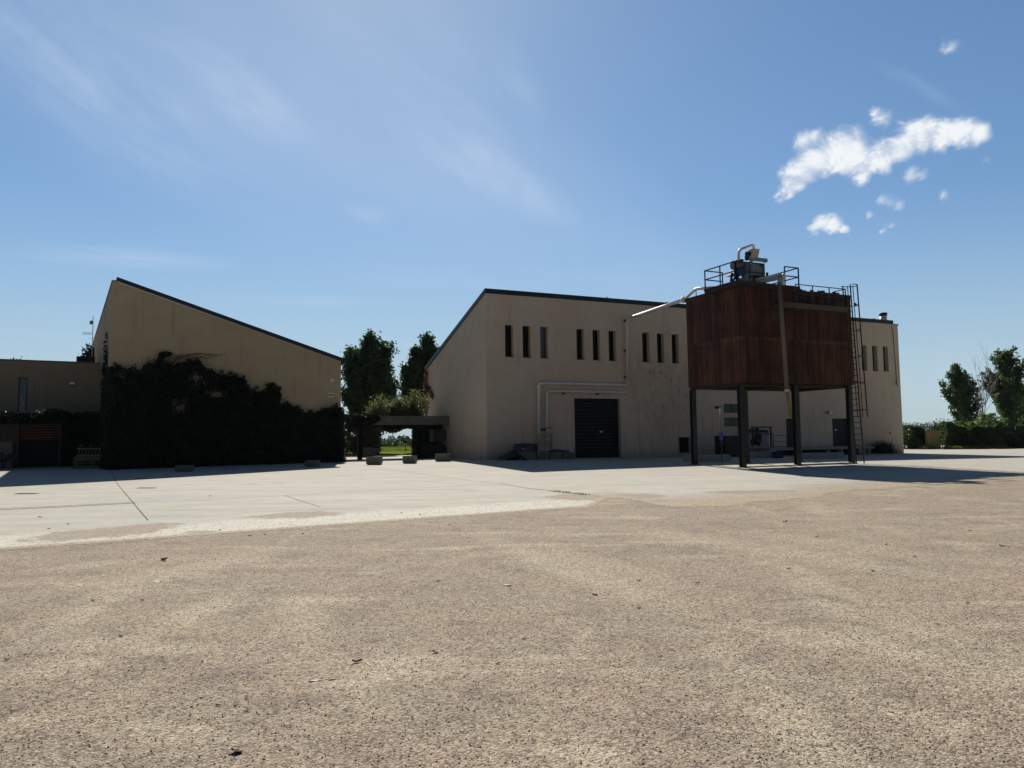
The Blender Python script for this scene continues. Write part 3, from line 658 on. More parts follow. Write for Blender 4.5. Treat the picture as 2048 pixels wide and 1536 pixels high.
MB().par(V((p.x, p.y - .05, z0)) - UR * .13, UR * .26, VR * .02, V((0, 0, z1 - z0))).build('sign_plate', m_blue, t)
MB().tube([V((p.x, p.y - .1, z0 - .2)), V((p.x, p.y - .02, z0 - .2))], .15, 12).build('reel', m_black, t)
mb = MB(); a = gp(1553, 917); mb.par(a, UR * .6, VR * .4, V((0, 0, .45)))
tag(mb.build('dark_crate', m_tarp, None, .03), 'dark crate on the ground beside the short low wall', 'crate')

# ------------------------------------------------------------------ rusty silo on legs
# rusty ribbed cladding: vertical streaks, two courses of sheets
def rustmat():
    m, n, b, o = newmat('rusty_cladding'); t = NT(n)
    c = t.coords(); st = t.noise(t.coords((9, 9, .5)), 1.5, 5, .65); st2 = t.noise(t.coords((3.5, 3.5, .22)), 1.0, 4, .6); bl = t.noise(c, .9, 5, .6)
    f = t.math('ADD', t.math('MULTIPLY', st, .6), t.math('MULTIPLY', bl, .4))
    col = t.mix(t.ramp(f, .34, .68), (.032, .011, .007), (.165, .052, .021))
    col = t.mix(t.ramp(st2, .50, .72), col, (.125, .068, .025))
    sx = t.add('ShaderNodeSeparateXYZ'); t.link(c, sx.inputs[0])
    j = t.math('ABSOLUTE', t.math('SUBTRACT', t.math('ADD', sx.outputs[2], t.math('MULTIPLY', bl, .12)), 6.62))
    seam = t.math('MULTIPLY', t.ramp(j, .16, .0), t.ramp(st, .42, .6))
    col = t.mix(t.math('MULTIPLY', seam, .28), col, (.30, .22, .15))
    col = t.mix(t.math('MULTIPLY', t.ramp(t.noise(t.coords((5, 5, .3)), 2.3, 5, .7), .58, .72), .65), col, (.02, .011, .008))
    col = t.mix(t.math('MULTIPLY', t.ramp(t.noise(t.coords((.55, .55, .3)), 1.0, 4, .6), .5, .68), .4), col, (.024, .011, .008))
    bd = t.math('FLOOR', t.math('MULTIPLY', t.vmath('DOT_PRODUCT', c, (UR.x + VR.x, UR.y + VR.y, 0)).outputs['Value'], 5.0))
    wn = t.add('ShaderNodeTexWhiteNoise', noise_dimensions='2D'); cw = t.add('ShaderNodeCombineXYZ'); t.link(bd, cw.inputs[0]); t.link(t.math('GREATER_THAN', sx.outputs[2], 6.62), cw.inputs[1]); t.link(cw.outputs[0], wn.inputs['Vector'])
    col = t.mul(col, t.math('ADD', .42, t.math('MULTIPLY', wn.outputs['Value'], .68)))
    t.link(col, b.inputs['Base Color']); b.inputs['Roughness'].default_value = .75; b.inputs['Metallic'].default_value = .1
    t.link(t.bump(t.noise(c, 14, 4, .6), .3, .01), b.inputs['Normal'])
    return m
m_rust = rustmat()

si = thing('silo', 'rusty ribbed rectangular silo raised on dark steel legs before the warehouse', 'silo', SP(0, 0, 0))
def ribbed(mb, p, u, n, L, z0, z1, per=.2, amp=.035):
    k = int(round(L / per)); per = L / k; prof = []
    for i in range(k):
        for f_, a in ((0, 0), (.5, 0), (.6, amp), (.9, amp)): prof.append((i * per + f_ * per, a))
    prof.append((L, 0))
    for (a, da), (b, db) in zip(prof, prof[1:]):
        q0, q1 = p + u * a + n * da, p + u * b + n * db
        mb.face([V((q0.x, q0.y, z0)), V((q1.x, q1.y, z0)), V((q1.x, q1.y, z1)), V((q0.x, q0.y, z1))])
mb = MB()
ribbed(mb, SP(0, LD, 0), -VR, -UR, LD, ZB, ZT); ribbed(mb, SP(0, 0, 0), UR, -VR, LT, ZB, ZT)
ribbed(mb, SP(LT, 0, 0), VR, UR, LD, ZB, ZT); ribbed(mb, SP(LT, LD, 0), -UR, VR, LT, ZB, ZT)
body = mb.build('cladding', m_rust, si, recalc=False)
mb = MB(); mb.par(SP(.02, .02, ZB + .02), UR * (LT - .04), VR * (LD - .04), V((0, 0, .1))); mb.par(SP(.02, .02, ZT - .12), UR * (LT - .04), VR * (LD - .04), V((0, 0, .06))); mb.build('floor_plate', m_rustd, si)
mb = MB()
for t_ in (.05, 3.7, LT - .3): mb.par(SP(t_, .1, ZB - .14), UR * .25, VR * (LD - .2), V((0, 0, .15)))
for d_ in (.3, LD - .55): mb.par(SP(.31, d_, ZB - .13), UR * (LT - .62), VR * .25, V((0, 0, .13)))
mb.build('floor_beam', m_rustd, si)
mb = MB(); mb.par(SP(-.06, -.06, ZT - .05), UR * (LT + .12), VR * .05, V((0, 0, .13))); mb.par(SP(-.06, LD + .01, ZT - .05), UR * (LT + .12), VR * .05, V((0, 0, .13)))
mb.par(SP(-.06, -.005, ZT - .05), UR * .05, VR * LD, V((0, 0, .13))); mb.par(SP(LT + .01, -.005, ZT - .05), UR * .05, VR * LD, V((0, 0, .13))); mb.build('top_trim', m_rustd, si)
mb = MB()
for k in range(14):                                   # torn upper sheet edges over the walkway
    t_ = 4.05 + k * .27; h = rnd.uniform(.04, .2); mb.par(SP(t_, -.075, ZT + .0), UR * .25, VR * .02, V((0, 0, h)))
mb.build('torn_sheet', m_rust, body)
for d_ in (.05, LD - .3):
    for t_ in (.0, 3.62, LT - .34):
        gzl = g(*SP(t_, d_, 0).xy); lg = MB(); w = .26
        lg.par(SP(t_, d_, gzl), UR * w, VR * .025, V((0, 0, ZB - gzl - .15))); lg.par(SP(t_, d_ + .22, gzl), UR * w, VR * .025, V((0, 0, ZB - gzl - .15))); lg.par(SP(t_ + w / 2 - .012, d_ + .027, gzl), UR * .024, VR * .19, V((0, 0, ZB - gzl - .15)))
        lo = lg.build('leg', m_leg, si)
        MB().par(SP(t_ - .09, d_ - .08, gzl - .02), UR * .44, VR * .41, V((0, 0, .06))).build('base_plate', m_leg, lo)
# kerb the legs stand on
mb = MB(); mb.par(SP(.35, -.02, g(*SP(0, 0, 0).xy) - .05), UR * 3.2, VR * .22, V((0, 0, .12))); mb.par(SP(4.0, -.02, g(*SP(0, 0, 0).xy) - .05), UR * 3.5, VR * .22, V((0, 0, .15)))
tag(mb.build('leg_kerb', m_conc, None, .015), 'low pale concrete kerb strip joining the front silo legs', 'kerb')
# top platform with railing
PT, PD, PZ = 3.95, 2.12, 9.26
mb = MB(); mb.par(SP(-.32, -.30, PZ - .02), UR * (PT + .3), VR * (PD + .35), V((0, 0, .13))); mb.par(SP(-.3, -.28, PZ - .16), UR * (PT + .26), VR * .1, V((0, 0, .14))); mb.par(SP(-.3, -.17, PZ - .16), UR * .1, VR * (PD + .2), V((0, 0, .14)))
mb.build('platform', m_rustd, si)
def railing(name, pts, h, levels, parent, mat, step=1.0, r_=.028):
    mb = MB()
    for a, b in zip(pts, pts[1:]):
        for z in levels: mb.bar(a + V((0, 0, z)), b + V((0, 0, z)), r_ * 1.8)
        n_ = max(1, int(round((b - a).length / step)))
        for k in range(n_ + 1): p = a.lerp(b, k / n_); mb.bar(p, p + V((0, 0, h)), r_ * 2)
    return mb.build(name, mat, parent)
zr = PZ + .11
railing('railing', [SP(1.5, -.24, zr), SP(-.27, -.24, zr), SP(-.27, PD, zr), SP(.9, PD, zr)], 1.0, (.5, .98), si, m_navy)
railing('railing', [SP(2.6, PD, zr), SP(3.9, PD, zr), SP(3.9, -.24, zr), SP(2.95, -.24, zr)], 1.0, (.5, .98), si, m_navy)
# walkway on the long face
tw0, zw = Sd(1567, 603, -.85); tw1, _ = Sd(1695, 615, -.85); zw -= .28
mb = MB(); mb.par(SP(tw0, -.85, zw), UR * (tw1 - tw0), VR * .06, V((0, 0, .27))); mb.par(SP(tw0, -.79, zw + .17), UR * (tw1 - tw0), VR * .77, V((0, 0, .08)))
for t_ in (tw0 + .1, (tw0 * 2 + tw1) / 3, (tw0 + tw1 * 2) / 3, tw1 - .2): mb.par(SP(t_, -.78, zw + .03), UR * .08, VR * .74, V((0, 0, .13)))
wk = mb.build('walkway', m_walk, si)
railing('walkway_railing', [SP(tw0 + .9, -.80, zw + .26), SP(tw1 - .05, -.80, zw + .26), SP(tw1 - .05, -.1, zw + .26)], 1.0, (.5, .98), wk, m_navy, 1.15, .022)
# drop pipe and lower chute
t1, z1 = Sd(1558.5, 566, -.98); t2, z2 = Sd(1574, 781, -.92); t3, z3 = Sd(1581, 836, -.7)
dpp = MB().tube([SP(t1, -.98, z1), SP(t2, -.92, z2)], .10, 12).build('drop_pipe', M('drop_pipe_paint', (.16, .14, .105), .75, 0, .3, 2.5, .2, .15), si)
MB().tube([SP(t2, -.92, z2 - .01), SP(t3, -.7, z3)], .09, 12).build('lower_chute', M('rusty_chute', (.30, .19, .08), .7, .1, .4, 3, .2), dpp); MB().tube([SP(t2, -.92, z2 + .06), SP(t2, -.92, z2 - .05)], .13, 12).build('collar', m_steel, dpp)
for z in (5.2, 6.7, 8.0): MB().bar(SP(t1 + (t2 - t1) * (z1 - z) / (z1 - z2), -.95, z), SP(t1 + (t2 - t1) * (z1 - z) / (z1 - z2), -.03, z), .05).build('bracket', m_rustd, dpp)
# ladder with safety cage on the right-hand end
def La(z, v_, o_): # ladder point: height, across, outwards
    k = (z - .1) / 9.6; return SP(LT + .74 - .44 * k + o_, .45 + v_, z)
gl = g(*La(0, 0, 0).xy)
lad = MB()
for v_ in (-.25, .25): lad.bar(La(gl, v_, 0), La(9.9, v_, 0), .05, .05)
z = gl + .32
while z < 9.2: lad.bar(La(z, -.25, 0), La(z, .25, 0), .035); z += .32
for z in (4.5, 6.6, 8.7): lad.bar(La(z, -.25, 0), SP(LT, .2, z), .04); lad.bar(La(z, .25, 0), SP(LT, .7, z), .04)
lo = lad.build('ladder', m_leg, si)
cg = MB(); ang = [R(a) for a in (-90, -45, 0, 45, 90)]
def cp(z, a): return La(z, .36 * math.sin(a), .72 * max(0, math.cos(a)) ** .7)
for z in (3.0, 4.5, 5.95, 7.4, 8.8, 9.9):
    pts = [cp(z, R(-90 + 180 * k / 10)) for k in range(11)]
    for a, b in zip(pts, pts[1:]): cg.bar(a, b, .035)
for a in [R(x) for x in (-60, -25, 25, 60)]: cg.bar(cp(2.6, a), cp(9.95, a), .032)
cg.build('safety_cage', m_leg, lo)
p = cp(8.8, .3); MB().tube([p, p + V((0, 0, .18))], [.09, .03], 8).build('lamp', m_black, lo)

# crusher machine on the platform
mc = thing('crusher_machine', 'grey and blue grape crusher with a hopper and bent pipe on the silo platform', 'machine', SP(1.6, .9, zr))
def A(x, y, d=.9): return onp(x, y, S0 + VR * d, VR)
mb = MB()
for (a, b) in (((1462, 563), (1464, 546)), ((1476, 563), (1476, 546)), ((1465, 562), (1474, 551)), ((1489, 562), (1486, 548)), ((1535, 556), (1534, 545)), ((1512, 556), (1512, 545))):
    for dd in (.6, 1.2): mb.bar(A(*a, dd), A(*b, dd), .09)
mb.build('frame', m_navy, mc)
mb = MB(); mb.tube([A(1466, 530.5), A(1490, 532)], .235, 14); mb.tube([A(1464, 530.5), A(1466, 530.5)], .16, 12); mb.build('crusher_drum', m_steeld, mc)
mb = MB(); mb.tube([A(1480, 527), A(1480, 521)], [.17, .15], 12); mb.tube([A(1480, 521.3), A(1480, 520)], .2, 12); mb.build('drum_flange', m_dark, mc)
a, b = A(1469, 549, .6), A(1491, 549, .6); MB().prism([A(1466, 549, .6), A(1470, 539, .6), A(1490, 538, .6), A(1493, 549, .6)], VR * .6).build('blue_base', m_blue, mc)
mb = MB(); mb.tube([A(1489, 533), A(1500, 531)], .16, 10); mb.tube([A(1485, 540), A(1497, 541)], .1, 8); mb.build('motor', m_black, mc)
hs = MB().par(A(1503, 549, .5), UR * .92, VR * .75, V((0, 0, (549 - 523) * 37.8 / FPX))).build('housing', m_greym, mc)
mb = MB(); p = A(1512, 548, .47)
for k in range(3): mb.par(p + V((0, 0, .03 + k * .085)), UR * .62, VR * .03, V((0, 0, .065)))
mb.build('louvre', m_greym, hs)
MB().tube([A(1503, 537, .48), A(1497, 537, .48)], .26, 14).build('end_bell', m_greym, hs)
MB().par(A(1520, 533, .47), UR * .26, VR * .02, V((0, 0, .14))).build('label_plate', m_dark, hs)
MB().par(A(1509, 552, .55), UR * .9, VR * .6, V((0, 0, .06))).build('sub_frame', m_navy, mc)
MB().par(A(1490, 565, .4), UR * .52, VR * .5, V((0, 0, .30))).build('pedestal', m_greym, mc)
MB().par(A(1513, 565, .9), UR * .32, VR * .3, V((0, 0, .24))).build('pedestal', m_black, mc)
MB().tube(bend([A(1477.5, 521, .7), A(1477.5, 499.5, .7), A(1506, 489, .7), A(1508, 499, .7)], .22, 6), .07, 10).build('bent_pipe', m_steel, mc)
hp = MB(); tp = [A(1496, 501, .75), A(1506, 496.5, .3), A(1519.5, 498.5, .5), A(1510, 501, 1.0)]; bt = [A(1500, 516, .72), A(1505, 517, .42), A(1516, 515.5, .55), A(1511, 515, .9)]
for k in range(4): l = (k + 1) % 4; hp.face([bt[k], bt[l], tp[l], tp[k]])
hp.face(bt[::-1]); hp.face(tp); hp.build('hopper', m_cream, mc)
mb = MB(); mb.tube([A(1493, 508, .5), A(1499, 508, .5)], .13, 10); mb.par(A(1495, 519, .5), UR * .16, VR * .2, V((0, 0, .22))); mb.build('hopper_motor', m_black, mc)
MB().bar(A(1507, 518.5, .6), A(1533, 521, .6), .17, .17).build('feed_tube', m_greym, mc); MB().tube([A(1502, 516, .6), A(1502, 524, .6)], .09, 8).build('neck', m_greym, mc)
MB().bar(A(1530, 520, .6), A(1530, 525, .6), .12).build('outlet', m_greym, mc)
# screw conveyor to the drop pipe
cv = thing('conveyor_trough', 'pale sloping conveyor trough leading from the crusher to the drop pipe', 'conveyor', SP(2, -.3, zr))
c0, c1 = A(1513, 564, .1), onp(1561, 554, S0 - VR * .95, VR)
MB().bar(c0, c1, .24, .22).build('trough', m_greym, cv); MB().bar(c0 + V((0, 0, .13)), c1 + V((0, 0, .13)), .30, .03).build('lid', m_steel, cv)
MB().tube([c1 + V((0, 0, .12)), c1 - V((0, 0, .42))], .15, 12).build('spout', m_greym, cv)
d_ = (c1 - c0).normalized(); MB().tube([c1 + d_ * .1, c1 + d_ * .22], .15, 12).build('end_motor', m_cream, cv)

# ------------------------------------------------------------------ gabled building at left (t along the facade, d inwards)
VL = hor(ray(123, 889)); UL = V((VL.y, -VL.x, 0)); AL = at(221, 732, 42.5); AL0 = V((AL.x, AL.y, 0))
def LP(t, z, d=0.0): return AL0 + UL * t + VL * d + V((0, 0, z))
def Ltz(x, y, d=0.0): p = onp(x, y, AL0 + VL * d, VL); return (p - AL0).dot(UL), p.z
gb = thing('gabled_building', 'ochre building with one long sloping roof, its lower facade covered in ivy', 'building', LP(0, .2))
TL, HL, HE, DL = 13.46, 10.95, 6.92, 31.5
mb = MB()
mb.face([LP(0, -.4), LP(TL, -.4), LP(TL, HE), LP(.18, HL), LP(0, HL)])
mb.face([LP(0, -.4), LP(0, HL), LP(0, HL, DL), LP(0, -.4, DL)])
mb.face([LP(TL, -.4), LP(TL, -.4, DL), LP(TL, HE, DL), LP(TL, HE)])
mb.face([LP(0, -.4, DL), LP(0, HL, DL), LP(.18, HL, DL), LP(TL, HE, DL), LP(TL, -.4, DL)])
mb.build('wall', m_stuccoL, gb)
rs = (HL - HE) / (TL - .18)
mb = MB(); mb.prism([LP(.2, HL + .03, -.12), LP(.2, HL + .25, -.12), LP(TL + .35, HE + .22 - rs * .35, -.12), LP(TL + .35, HE - .03 - rs * .35, -.12)], VL * (DL + .2)); rf = mb.build('roof', m_roof, gb)
mb = MB(); mb.prism([LP(.22, HL - .05, -.03), LP(.22, HL + .025, -.03), LP(TL, HE + .025, -.03), LP(TL, HE - .05, -.03)], VL * .028); mb.build('flashing', m_flash, gb)
MB().prism([LP(0 - .05, HL + .002, -.05), LP(.19, HL + .002, -.05), LP(.19, HL + .06, -.05), LP(-.05, HL + .06, -.05)], VL * (DL + .1)).build('wall_cap', m_stuccoB, gb)
MB().prism([LP(TL + .1, HE - .22, -.1), LP(TL + .3, HE - .22, -.1), LP(TL + .3, HE - .14, -.1), LP(TL + .1, HE - .14, -.1)], VL * (DL)).build('gutter', m_steeld, rf)
t_, z_ = Ltz(664, 762); P = LP(t_, z_); t = thing('alarm_box', 'small white alarm box near the right edge of the ivy-covered facade', 'alarm box', P)
MB().par(P - UL * .12 - VL * .09 - V((0, 0, .12)), UL * .24, VL * .09, V((0, 0, .24))).build('case', m_white, t); MB().par(P - UL * .02 - VL * .1 - V((0, 0, .1)), UL * .12, VL * .01, V((0, 0, .06))).build('lens', m_dark, t)
t_, z_ = Ltz(662, 790); P = LP(t_, z_); t = thing('wall_plaque', 'small white plaque with a dark band below the alarm box', 'plaque', P)
MB().par(P - UL * .2 - VL * .03 - V((0, 0, .13)), UL * .4, VL * .03, V((0, 0, .26))).build('plate', m_white, t); MB().par(P - UL * .18 - VL * .036 - V((0, 0, .04)), UL * .36, VL * .006, V((0, 0, .08))).build('band', m_dark, t)

# low wing further left: ground floor with terrace, set-back upper floor
lw = thing('low_wing', 'low brown wing with a terrace, glass door above and red-brown slatted doorway below', 'building', LP(-6, .2, 7))
DU, DF = 12.4, 6.6
zt_u = Ltz(100, 724, DU)[1]; zt_f = Ltz(100, 828, DF)[1]
a0, dz0 = Ltz(35, 825, DU); a1, dz1 = Ltz(55.5, 755, DU)
mb = MB(); wall_holes(mb, lambda t, z, d=0: LP(t, z, DU + d), -26, -.01, zt_f - .1, zt_u, [(a0, a1, zt_f, dz1)], .2)
mb.face([LP(-26, zt_f - .1, DU), LP(-26, zt_u, DU), LP(-26, zt_u, DU + 12), LP(-26, zt_f - .1, DU + 12)]); mb.face([LP(-26, -.4, DU + 11.9), LP(-.01, -.4, DU + 11.9), LP(-.01, zt_u, DU + 11.9), LP(-26, zt_u, DU + 11.9)]); mb.face([LP(-26, -.4, DF), LP(-26, zt_f, DF), LP(-26, zt_f, DU + 12), LP(-26, -.4, DU + 12)]); mb.build('upper_wall', m_stuccoB, lw, recalc=False)
MB().par(LP(-26.1, zt_u + .002, DU - .06), UL * 26.05, VL * 12, V((0, 0, .09))).build('roof', m_concd, lw)
fr = MB(); w = .06
for (p, q, r_, s_) in ((a0, a0 + w, zt_f + .002, dz1), (a1 - w, a1, zt_f + .002, dz1), (a0 + w, a1 - w, dz1 - w, dz1), (a0 + w, a1 - w, zt_f + .002, zt_f + w)): fr.par(LP(p, r_, DU + .1), UL * (q - p), VL * .07, V((0, 0, s_ - r_)))
f = fr.build('glass_door', m_dark, lw); MB().par(LP(a0 + w, zt_f + w, DU + .14), UL * (a1 - a0 - 2 * w), VL * .012, V((0, 0, dz1 - zt_f - 2 * w))).build('pane', m_glassb, f)
m_hand = M('door_bar', (.4, .4, .4), .4, .5); MB().bar(LP(a0 + .15, zt_f + 1.35, DU + .12), LP(a1 - .18, zt_f + .8, DU + .12), .05, .02).build('handrail', m_hand, f)
b0, bz0 = Ltz(36, 932, DF); b1, bz1 = Ltz(119, 846, DF); bz0 = .1
mb = MB(); wall_holes(mb, lambda t, z, d=0: LP(t, z, DF + d), -26, -.01, -.4, zt_f - .32, [(b0, b1, bz0, bz1)], .5); mb.build('lower_wall', M('dark_lower_render', (.055, .047, .036), .9, 0, .35, 1.5, .3, .2), lw, recalc=False)
MB().par(LP(-26.1, zt_f - .32, DF - .35), UL * 26.08, VL * (DU - DF + .4), V((0, 0, .31))).build('terrace_slab', m_concd, lw)
zs = Ltz(80, 880, DF)[1]; mb = MB(); z = zs
while z < bz1 - .02: mb.par(LP(b0 + .02, z, DF + .2), UL * (b1 - b0 - .04), VL * .04, V((0, 0, .14))); z += .165
mb.build('slatted_panel', m_redwood, lw)
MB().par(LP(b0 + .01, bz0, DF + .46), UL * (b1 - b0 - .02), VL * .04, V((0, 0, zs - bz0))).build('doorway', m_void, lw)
c0, cz = Ltz(-40, 886, DF - .5); c1, _ = Ltz(25, 886, DF - .5)
MB().par(LP(c0, -.2, DF - .3), UL * (c1 - c0), VL * .29, V((0, 0, Ltz(10, 884, DF - .3)[1] + .2))).build('plinth', m_concd, lw)
def floodL(x, y, d, lab, s_=1):
    t_, z_ = Ltz(x, y, d); P = LP(t_, z_, d); t = thing('floodlight', lab, 'floodlight', P)
    MB().par(P - UL * .2 * s_ - VL * .16 - V((0, 0, .13 * s_)), UL * .4 * s_, VL * .12, V((0, 0, .26 * s_))).build('housing', m_dark, t); MB().par(P - UL * .17 * s_ - VL * .17 - V((0, 0, .1 * s_)), UL * .34 * s_, VL * .009, V((0, 0, .2 * s_))).build('lens', m_white, t); MB().par(P - UL * .03 - VL * .04 - V((0, 0, .2)), UL * .06, VL * .04, V((0, 0, .3))).build('bracket', m_dark, t)
floodL(144, 766.5, DU, 'small floodlight high on the brown upper wall right of the glass door'); floodL(76.5, 822.5, DF + .3, 'bright-faced floodlight on the terrace edge below the glass door', .9)
a, _ = Ltz(153, 720, DU + 1.5); b, _ = Ltz(190, 720, DU + 1.5); zt = Ltz(170, 713, DU + 1.5)[1]
t = thing('rooftop_unit', 'dark boxy rooftop unit on the low wing beside the tall wall', 'air conditioner', LP(a, zt_u, DU + 1.5))
MB().par(LP(a, zt_u + .1, DU + 1.5), UL * (min(b, -.1) - a), VL * 1.2, V((0, 0, zt - zt_u - .1))).build('case', M('unit_case', (.02, .021, .035), .5), t); mb = MB()
for k in range(4): mb.par(LP(a + .1, zt_u + .18 + k * .1, DU + 1.46), UL * (min(b, -.1) - a - .2), VL * .03, V((0, 0, .05)))
mb.build('grille', m_black, t)
# aerial mast behind the tall wall
P0 = onp(184.5, 700, LP(-1.2, 0, 18), VL); ym = P0.y; P1 = at(185.5, 632, ym)
t = thing('aerial_mast', 'thin aerial mast with a small panel and comb antenna beside the tall wall', 'antenna', P0 - V((0, 0, 2)))
MB().tube([V((P0.x, P0.y, zt_u)), V((P0.x, P0.y, P1.z))], .03, 6).build('mast', m_steel, t); p = at(184, 645, ym); MB().box(V((P0.x - .12, ym, p.z)), .22, .12, .28).build('panel', m_greym, t)
mb = MB(); p = at(184, 666.5, ym); mb.bar(V((P0.x, ym, p.z)), V((P0.x - .75, ym, p.z)), .025)
for k in range(7): x = P0.x - .75 + k * .1; mb.bar(V((x, ym, p.z - .14)), V((x, ym, p.z + .14)), .016)
mb.bar(V((P0.x - .3, ym, p.z - .38)), V((P0.x + .1, ym, p.z - .38)), .02); mb.build('comb_antenna', m_steel, t)

# ivy masses ------------------------------------------------------
def in_profile(prof, x):
    return lerp_pts(x, prof)
def ivy_mass(name, label, cat, loc, P, prof_local, tmin, tmax, n, thick, holes=(), size=.17, zmin=0.0, mat=m_ivy, backing=True, stems=None):
    th = thing(name, label, cat, loc); pts = []; r_ = nrg
    while len(pts) < n:
        t_ = r_.uniform(tmin, tmax); top = in_profile(prof_local, t_); z = r_.uniform(zmin, top + .08)
        if any(((t_ - h[0]) / h[2]) ** 2 + ((z - h[1]) / h[3]) ** 2 < 1 for h in holes): continue
        edge = max(0.0, min(1, (top - z) / .9)); th_ = thick * (.35 + .65 * edge) * (.75 + .5 * math.sin(t_ * 2.3 + z * 1.7) ** 2)
        pts.append(P(t_, z, -.05 - r_.random() ** .6 * th_))
    v_, f_ = leaves([tuple(p) for p in pts], size); fo = MB().raw(v_, f_); fo.build('foliage', mat, th, recalc=False)
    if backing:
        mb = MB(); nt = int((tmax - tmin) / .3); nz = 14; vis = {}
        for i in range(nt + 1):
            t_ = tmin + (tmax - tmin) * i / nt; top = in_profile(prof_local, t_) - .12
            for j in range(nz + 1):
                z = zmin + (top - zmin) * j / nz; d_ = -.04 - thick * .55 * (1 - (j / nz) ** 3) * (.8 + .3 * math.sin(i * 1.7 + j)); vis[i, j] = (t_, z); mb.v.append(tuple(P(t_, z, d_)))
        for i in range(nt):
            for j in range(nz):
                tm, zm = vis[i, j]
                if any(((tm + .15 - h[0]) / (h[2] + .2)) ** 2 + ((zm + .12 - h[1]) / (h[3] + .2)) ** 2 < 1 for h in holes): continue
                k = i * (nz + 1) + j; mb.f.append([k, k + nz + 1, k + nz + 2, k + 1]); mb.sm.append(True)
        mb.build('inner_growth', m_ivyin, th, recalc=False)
    if stems: stems(th)
    return th
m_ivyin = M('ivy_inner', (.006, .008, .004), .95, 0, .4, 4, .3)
prof_px = [(205, 741), (218, 737), (238, 733), (256, 743), (275, 743), (289, 741), (300, 732), (312, 726), (324, 722), (335, 729), (345, 735), (360, 738), (372, 735), (383, 726), (392, 722), (403, 727), (412, 744), (418, 750), (430, 752), (441, 750), (460, 754), (479, 757), (492, 764), (500, 778), (508, 787), (518, 787), (530, 780), (540, 777), (550, 774), (558, 780), (560, 793), (553, 806), (545, 812), (562, 811), (578, 812), (590, 820), (606, 827), (629, 829), (640, 823), (655, 820), (670, 818), (681, 817)]
prof_l = [Ltz(x, y, -.3) for x, y in prof_px]
holes = []
for (x, y, w, h) in ((391, 757, 6, 4), (432, 790, 10, 4), (358, 816, 9, 3.5), (241, 743, 4, 2)):
    t_, z_ = Ltz(x, y, -.1); t2, z2 = Ltz(x + w, y - h, -.1); holes.append((t_, z_, t2 - t_ + .05, z2 - z_ + .05))
def wall_stems(th):
    mb = MB(); r_ = random.Random(5)
    def stem(px, rad):
        pts = []
        for x, y in px: t_, z_ = Ltz(x, y, -.06); pts.append(LP(t_, z_, -.06))
        mb.tube(pts, [rad * (1 - .6 * k / len(pts)) for k in range(len(pts))], 5)
    stem([(312, 740), (314, 722), (320, 708), (332, 703), (345, 706), (356, 714)], .035)
    for k in range(11):
        y0 = 715 + r_.uniform(-3, 12); pts = [(330 + r_.uniform(-10, 20), y0 + r_.uniform(5, 15))]
        x = pts[0][0]; y = y0
        while x < r_.uniform(400, 455): x += r_.uniform(9, 15); y += r_.uniform(-5.5, 5.0); y = min(max(y, 707), 742); pts.append((x, y))
        pts.append((x + r_.uniform(-3, 6), y + r_.uniform(5, 14))); stem(pts, .016)
    for k in range(9):
        x, y = 285 + r_.uniform(0, 20), 745; pts = [(x, y)]
        for q in range(4): x += r_.uniform(-2, 7) - (4 if k < 4 else 0); y -= r_.uniform(4, 10); pts.append((x, y))
        stem(pts, .014)
    for x0, y0, s_ in ((425, 752, 1), (432, 751, 1), (445, 752, 1), (545, 778, -1), (552, 776, -1), (478, 760, -1), (484, 762, 1), (580, 815, 1), (625, 830, 1), (536, 785, -1), (420, 750, 1)):
        x, y = x0, y0; pts = [(x, y)]
        for q in range(4): x += s_ * r_.uniform(-1, 4); y -= r_.uniform(2, 6) - q * 1.2; pts.append((x, y))
        stem(pts, .018)
    mb.build('stem', m_stem, th)
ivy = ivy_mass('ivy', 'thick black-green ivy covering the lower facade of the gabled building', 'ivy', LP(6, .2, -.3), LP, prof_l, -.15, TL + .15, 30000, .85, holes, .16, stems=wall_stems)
# extra tufts on top of the ivy
tp = []
for (x, y, rx, ry, n) in ((330, 709, 14, 5, 260), (322, 716, 6, 8, 160), (393, 730, 10, 9, 420), (552, 778, 9, 6, 300), (556, 792, 5, 8, 200), (483, 764, 9, 8, 300), (578, 818, 12, 6, 320), (300, 735, 14, 8, 380), (232, 741, 14, 5, 300), (664, 822, 18, 6, 400), (405, 745, 9, 6, 220), (683, 826, 4, 7, 150), (455, 757, 18, 4, 300)):
    for k in range(n):
        a = rnd.uniform(0, 6.283); r_ = math.sqrt(rnd.random()); t_, z_ = Ltz(x + rx * r_ * math.cos(a), y + ry * r_ * math.sin(a), -.25); tp.append(tuple(LP(t_, z_, -.05 - rnd.random() * .5)))
sp_ = MB()
for k in range(70):                                    # loose runners arching out of the mass
    i = rnd.randrange(1, len(prof_px) - 1); x0, y0 = prof_px[i]; x0 += rnd.uniform(-7, 7); y0 = lerp_pts(x0, prof_px) + 3; dx = rnd.choice((-1, 1)) * rnd.uniform(4, 15); hgt = rnd.uniform(5, 15)
    pts_ = []
    for q in range(6):
        f_ = q / 5; t_, z_ = Ltz(x0 + dx * f_, y0 - hgt * (2.1 * f_ - 1.5 * f_ * f_), -.3); pts_.append(LP(t_, z_, -.2 - .25 * f_))
    sp_.tube(pts_, [.014, .013, .012, .01, .008, .005], 4, False)
    for q in range(26): f_ = rnd.random() ** .7 * 4.99; a_ = pts_[int(f_)].lerp(pts_[int(f_) + 1], f_ % 1); tp.append((a_.x + rnd.gauss(0, .055), a_.y + rnd.gauss(0, .05), a_.z + rnd.gauss(0, .06)))
sp_.build('runner', m_stem, ivy, recalc=False)
v_, f_ = leaves(tp, .15); MB().raw(v_, f_).build('tuft', m_ivy, ivy, recalc=False)
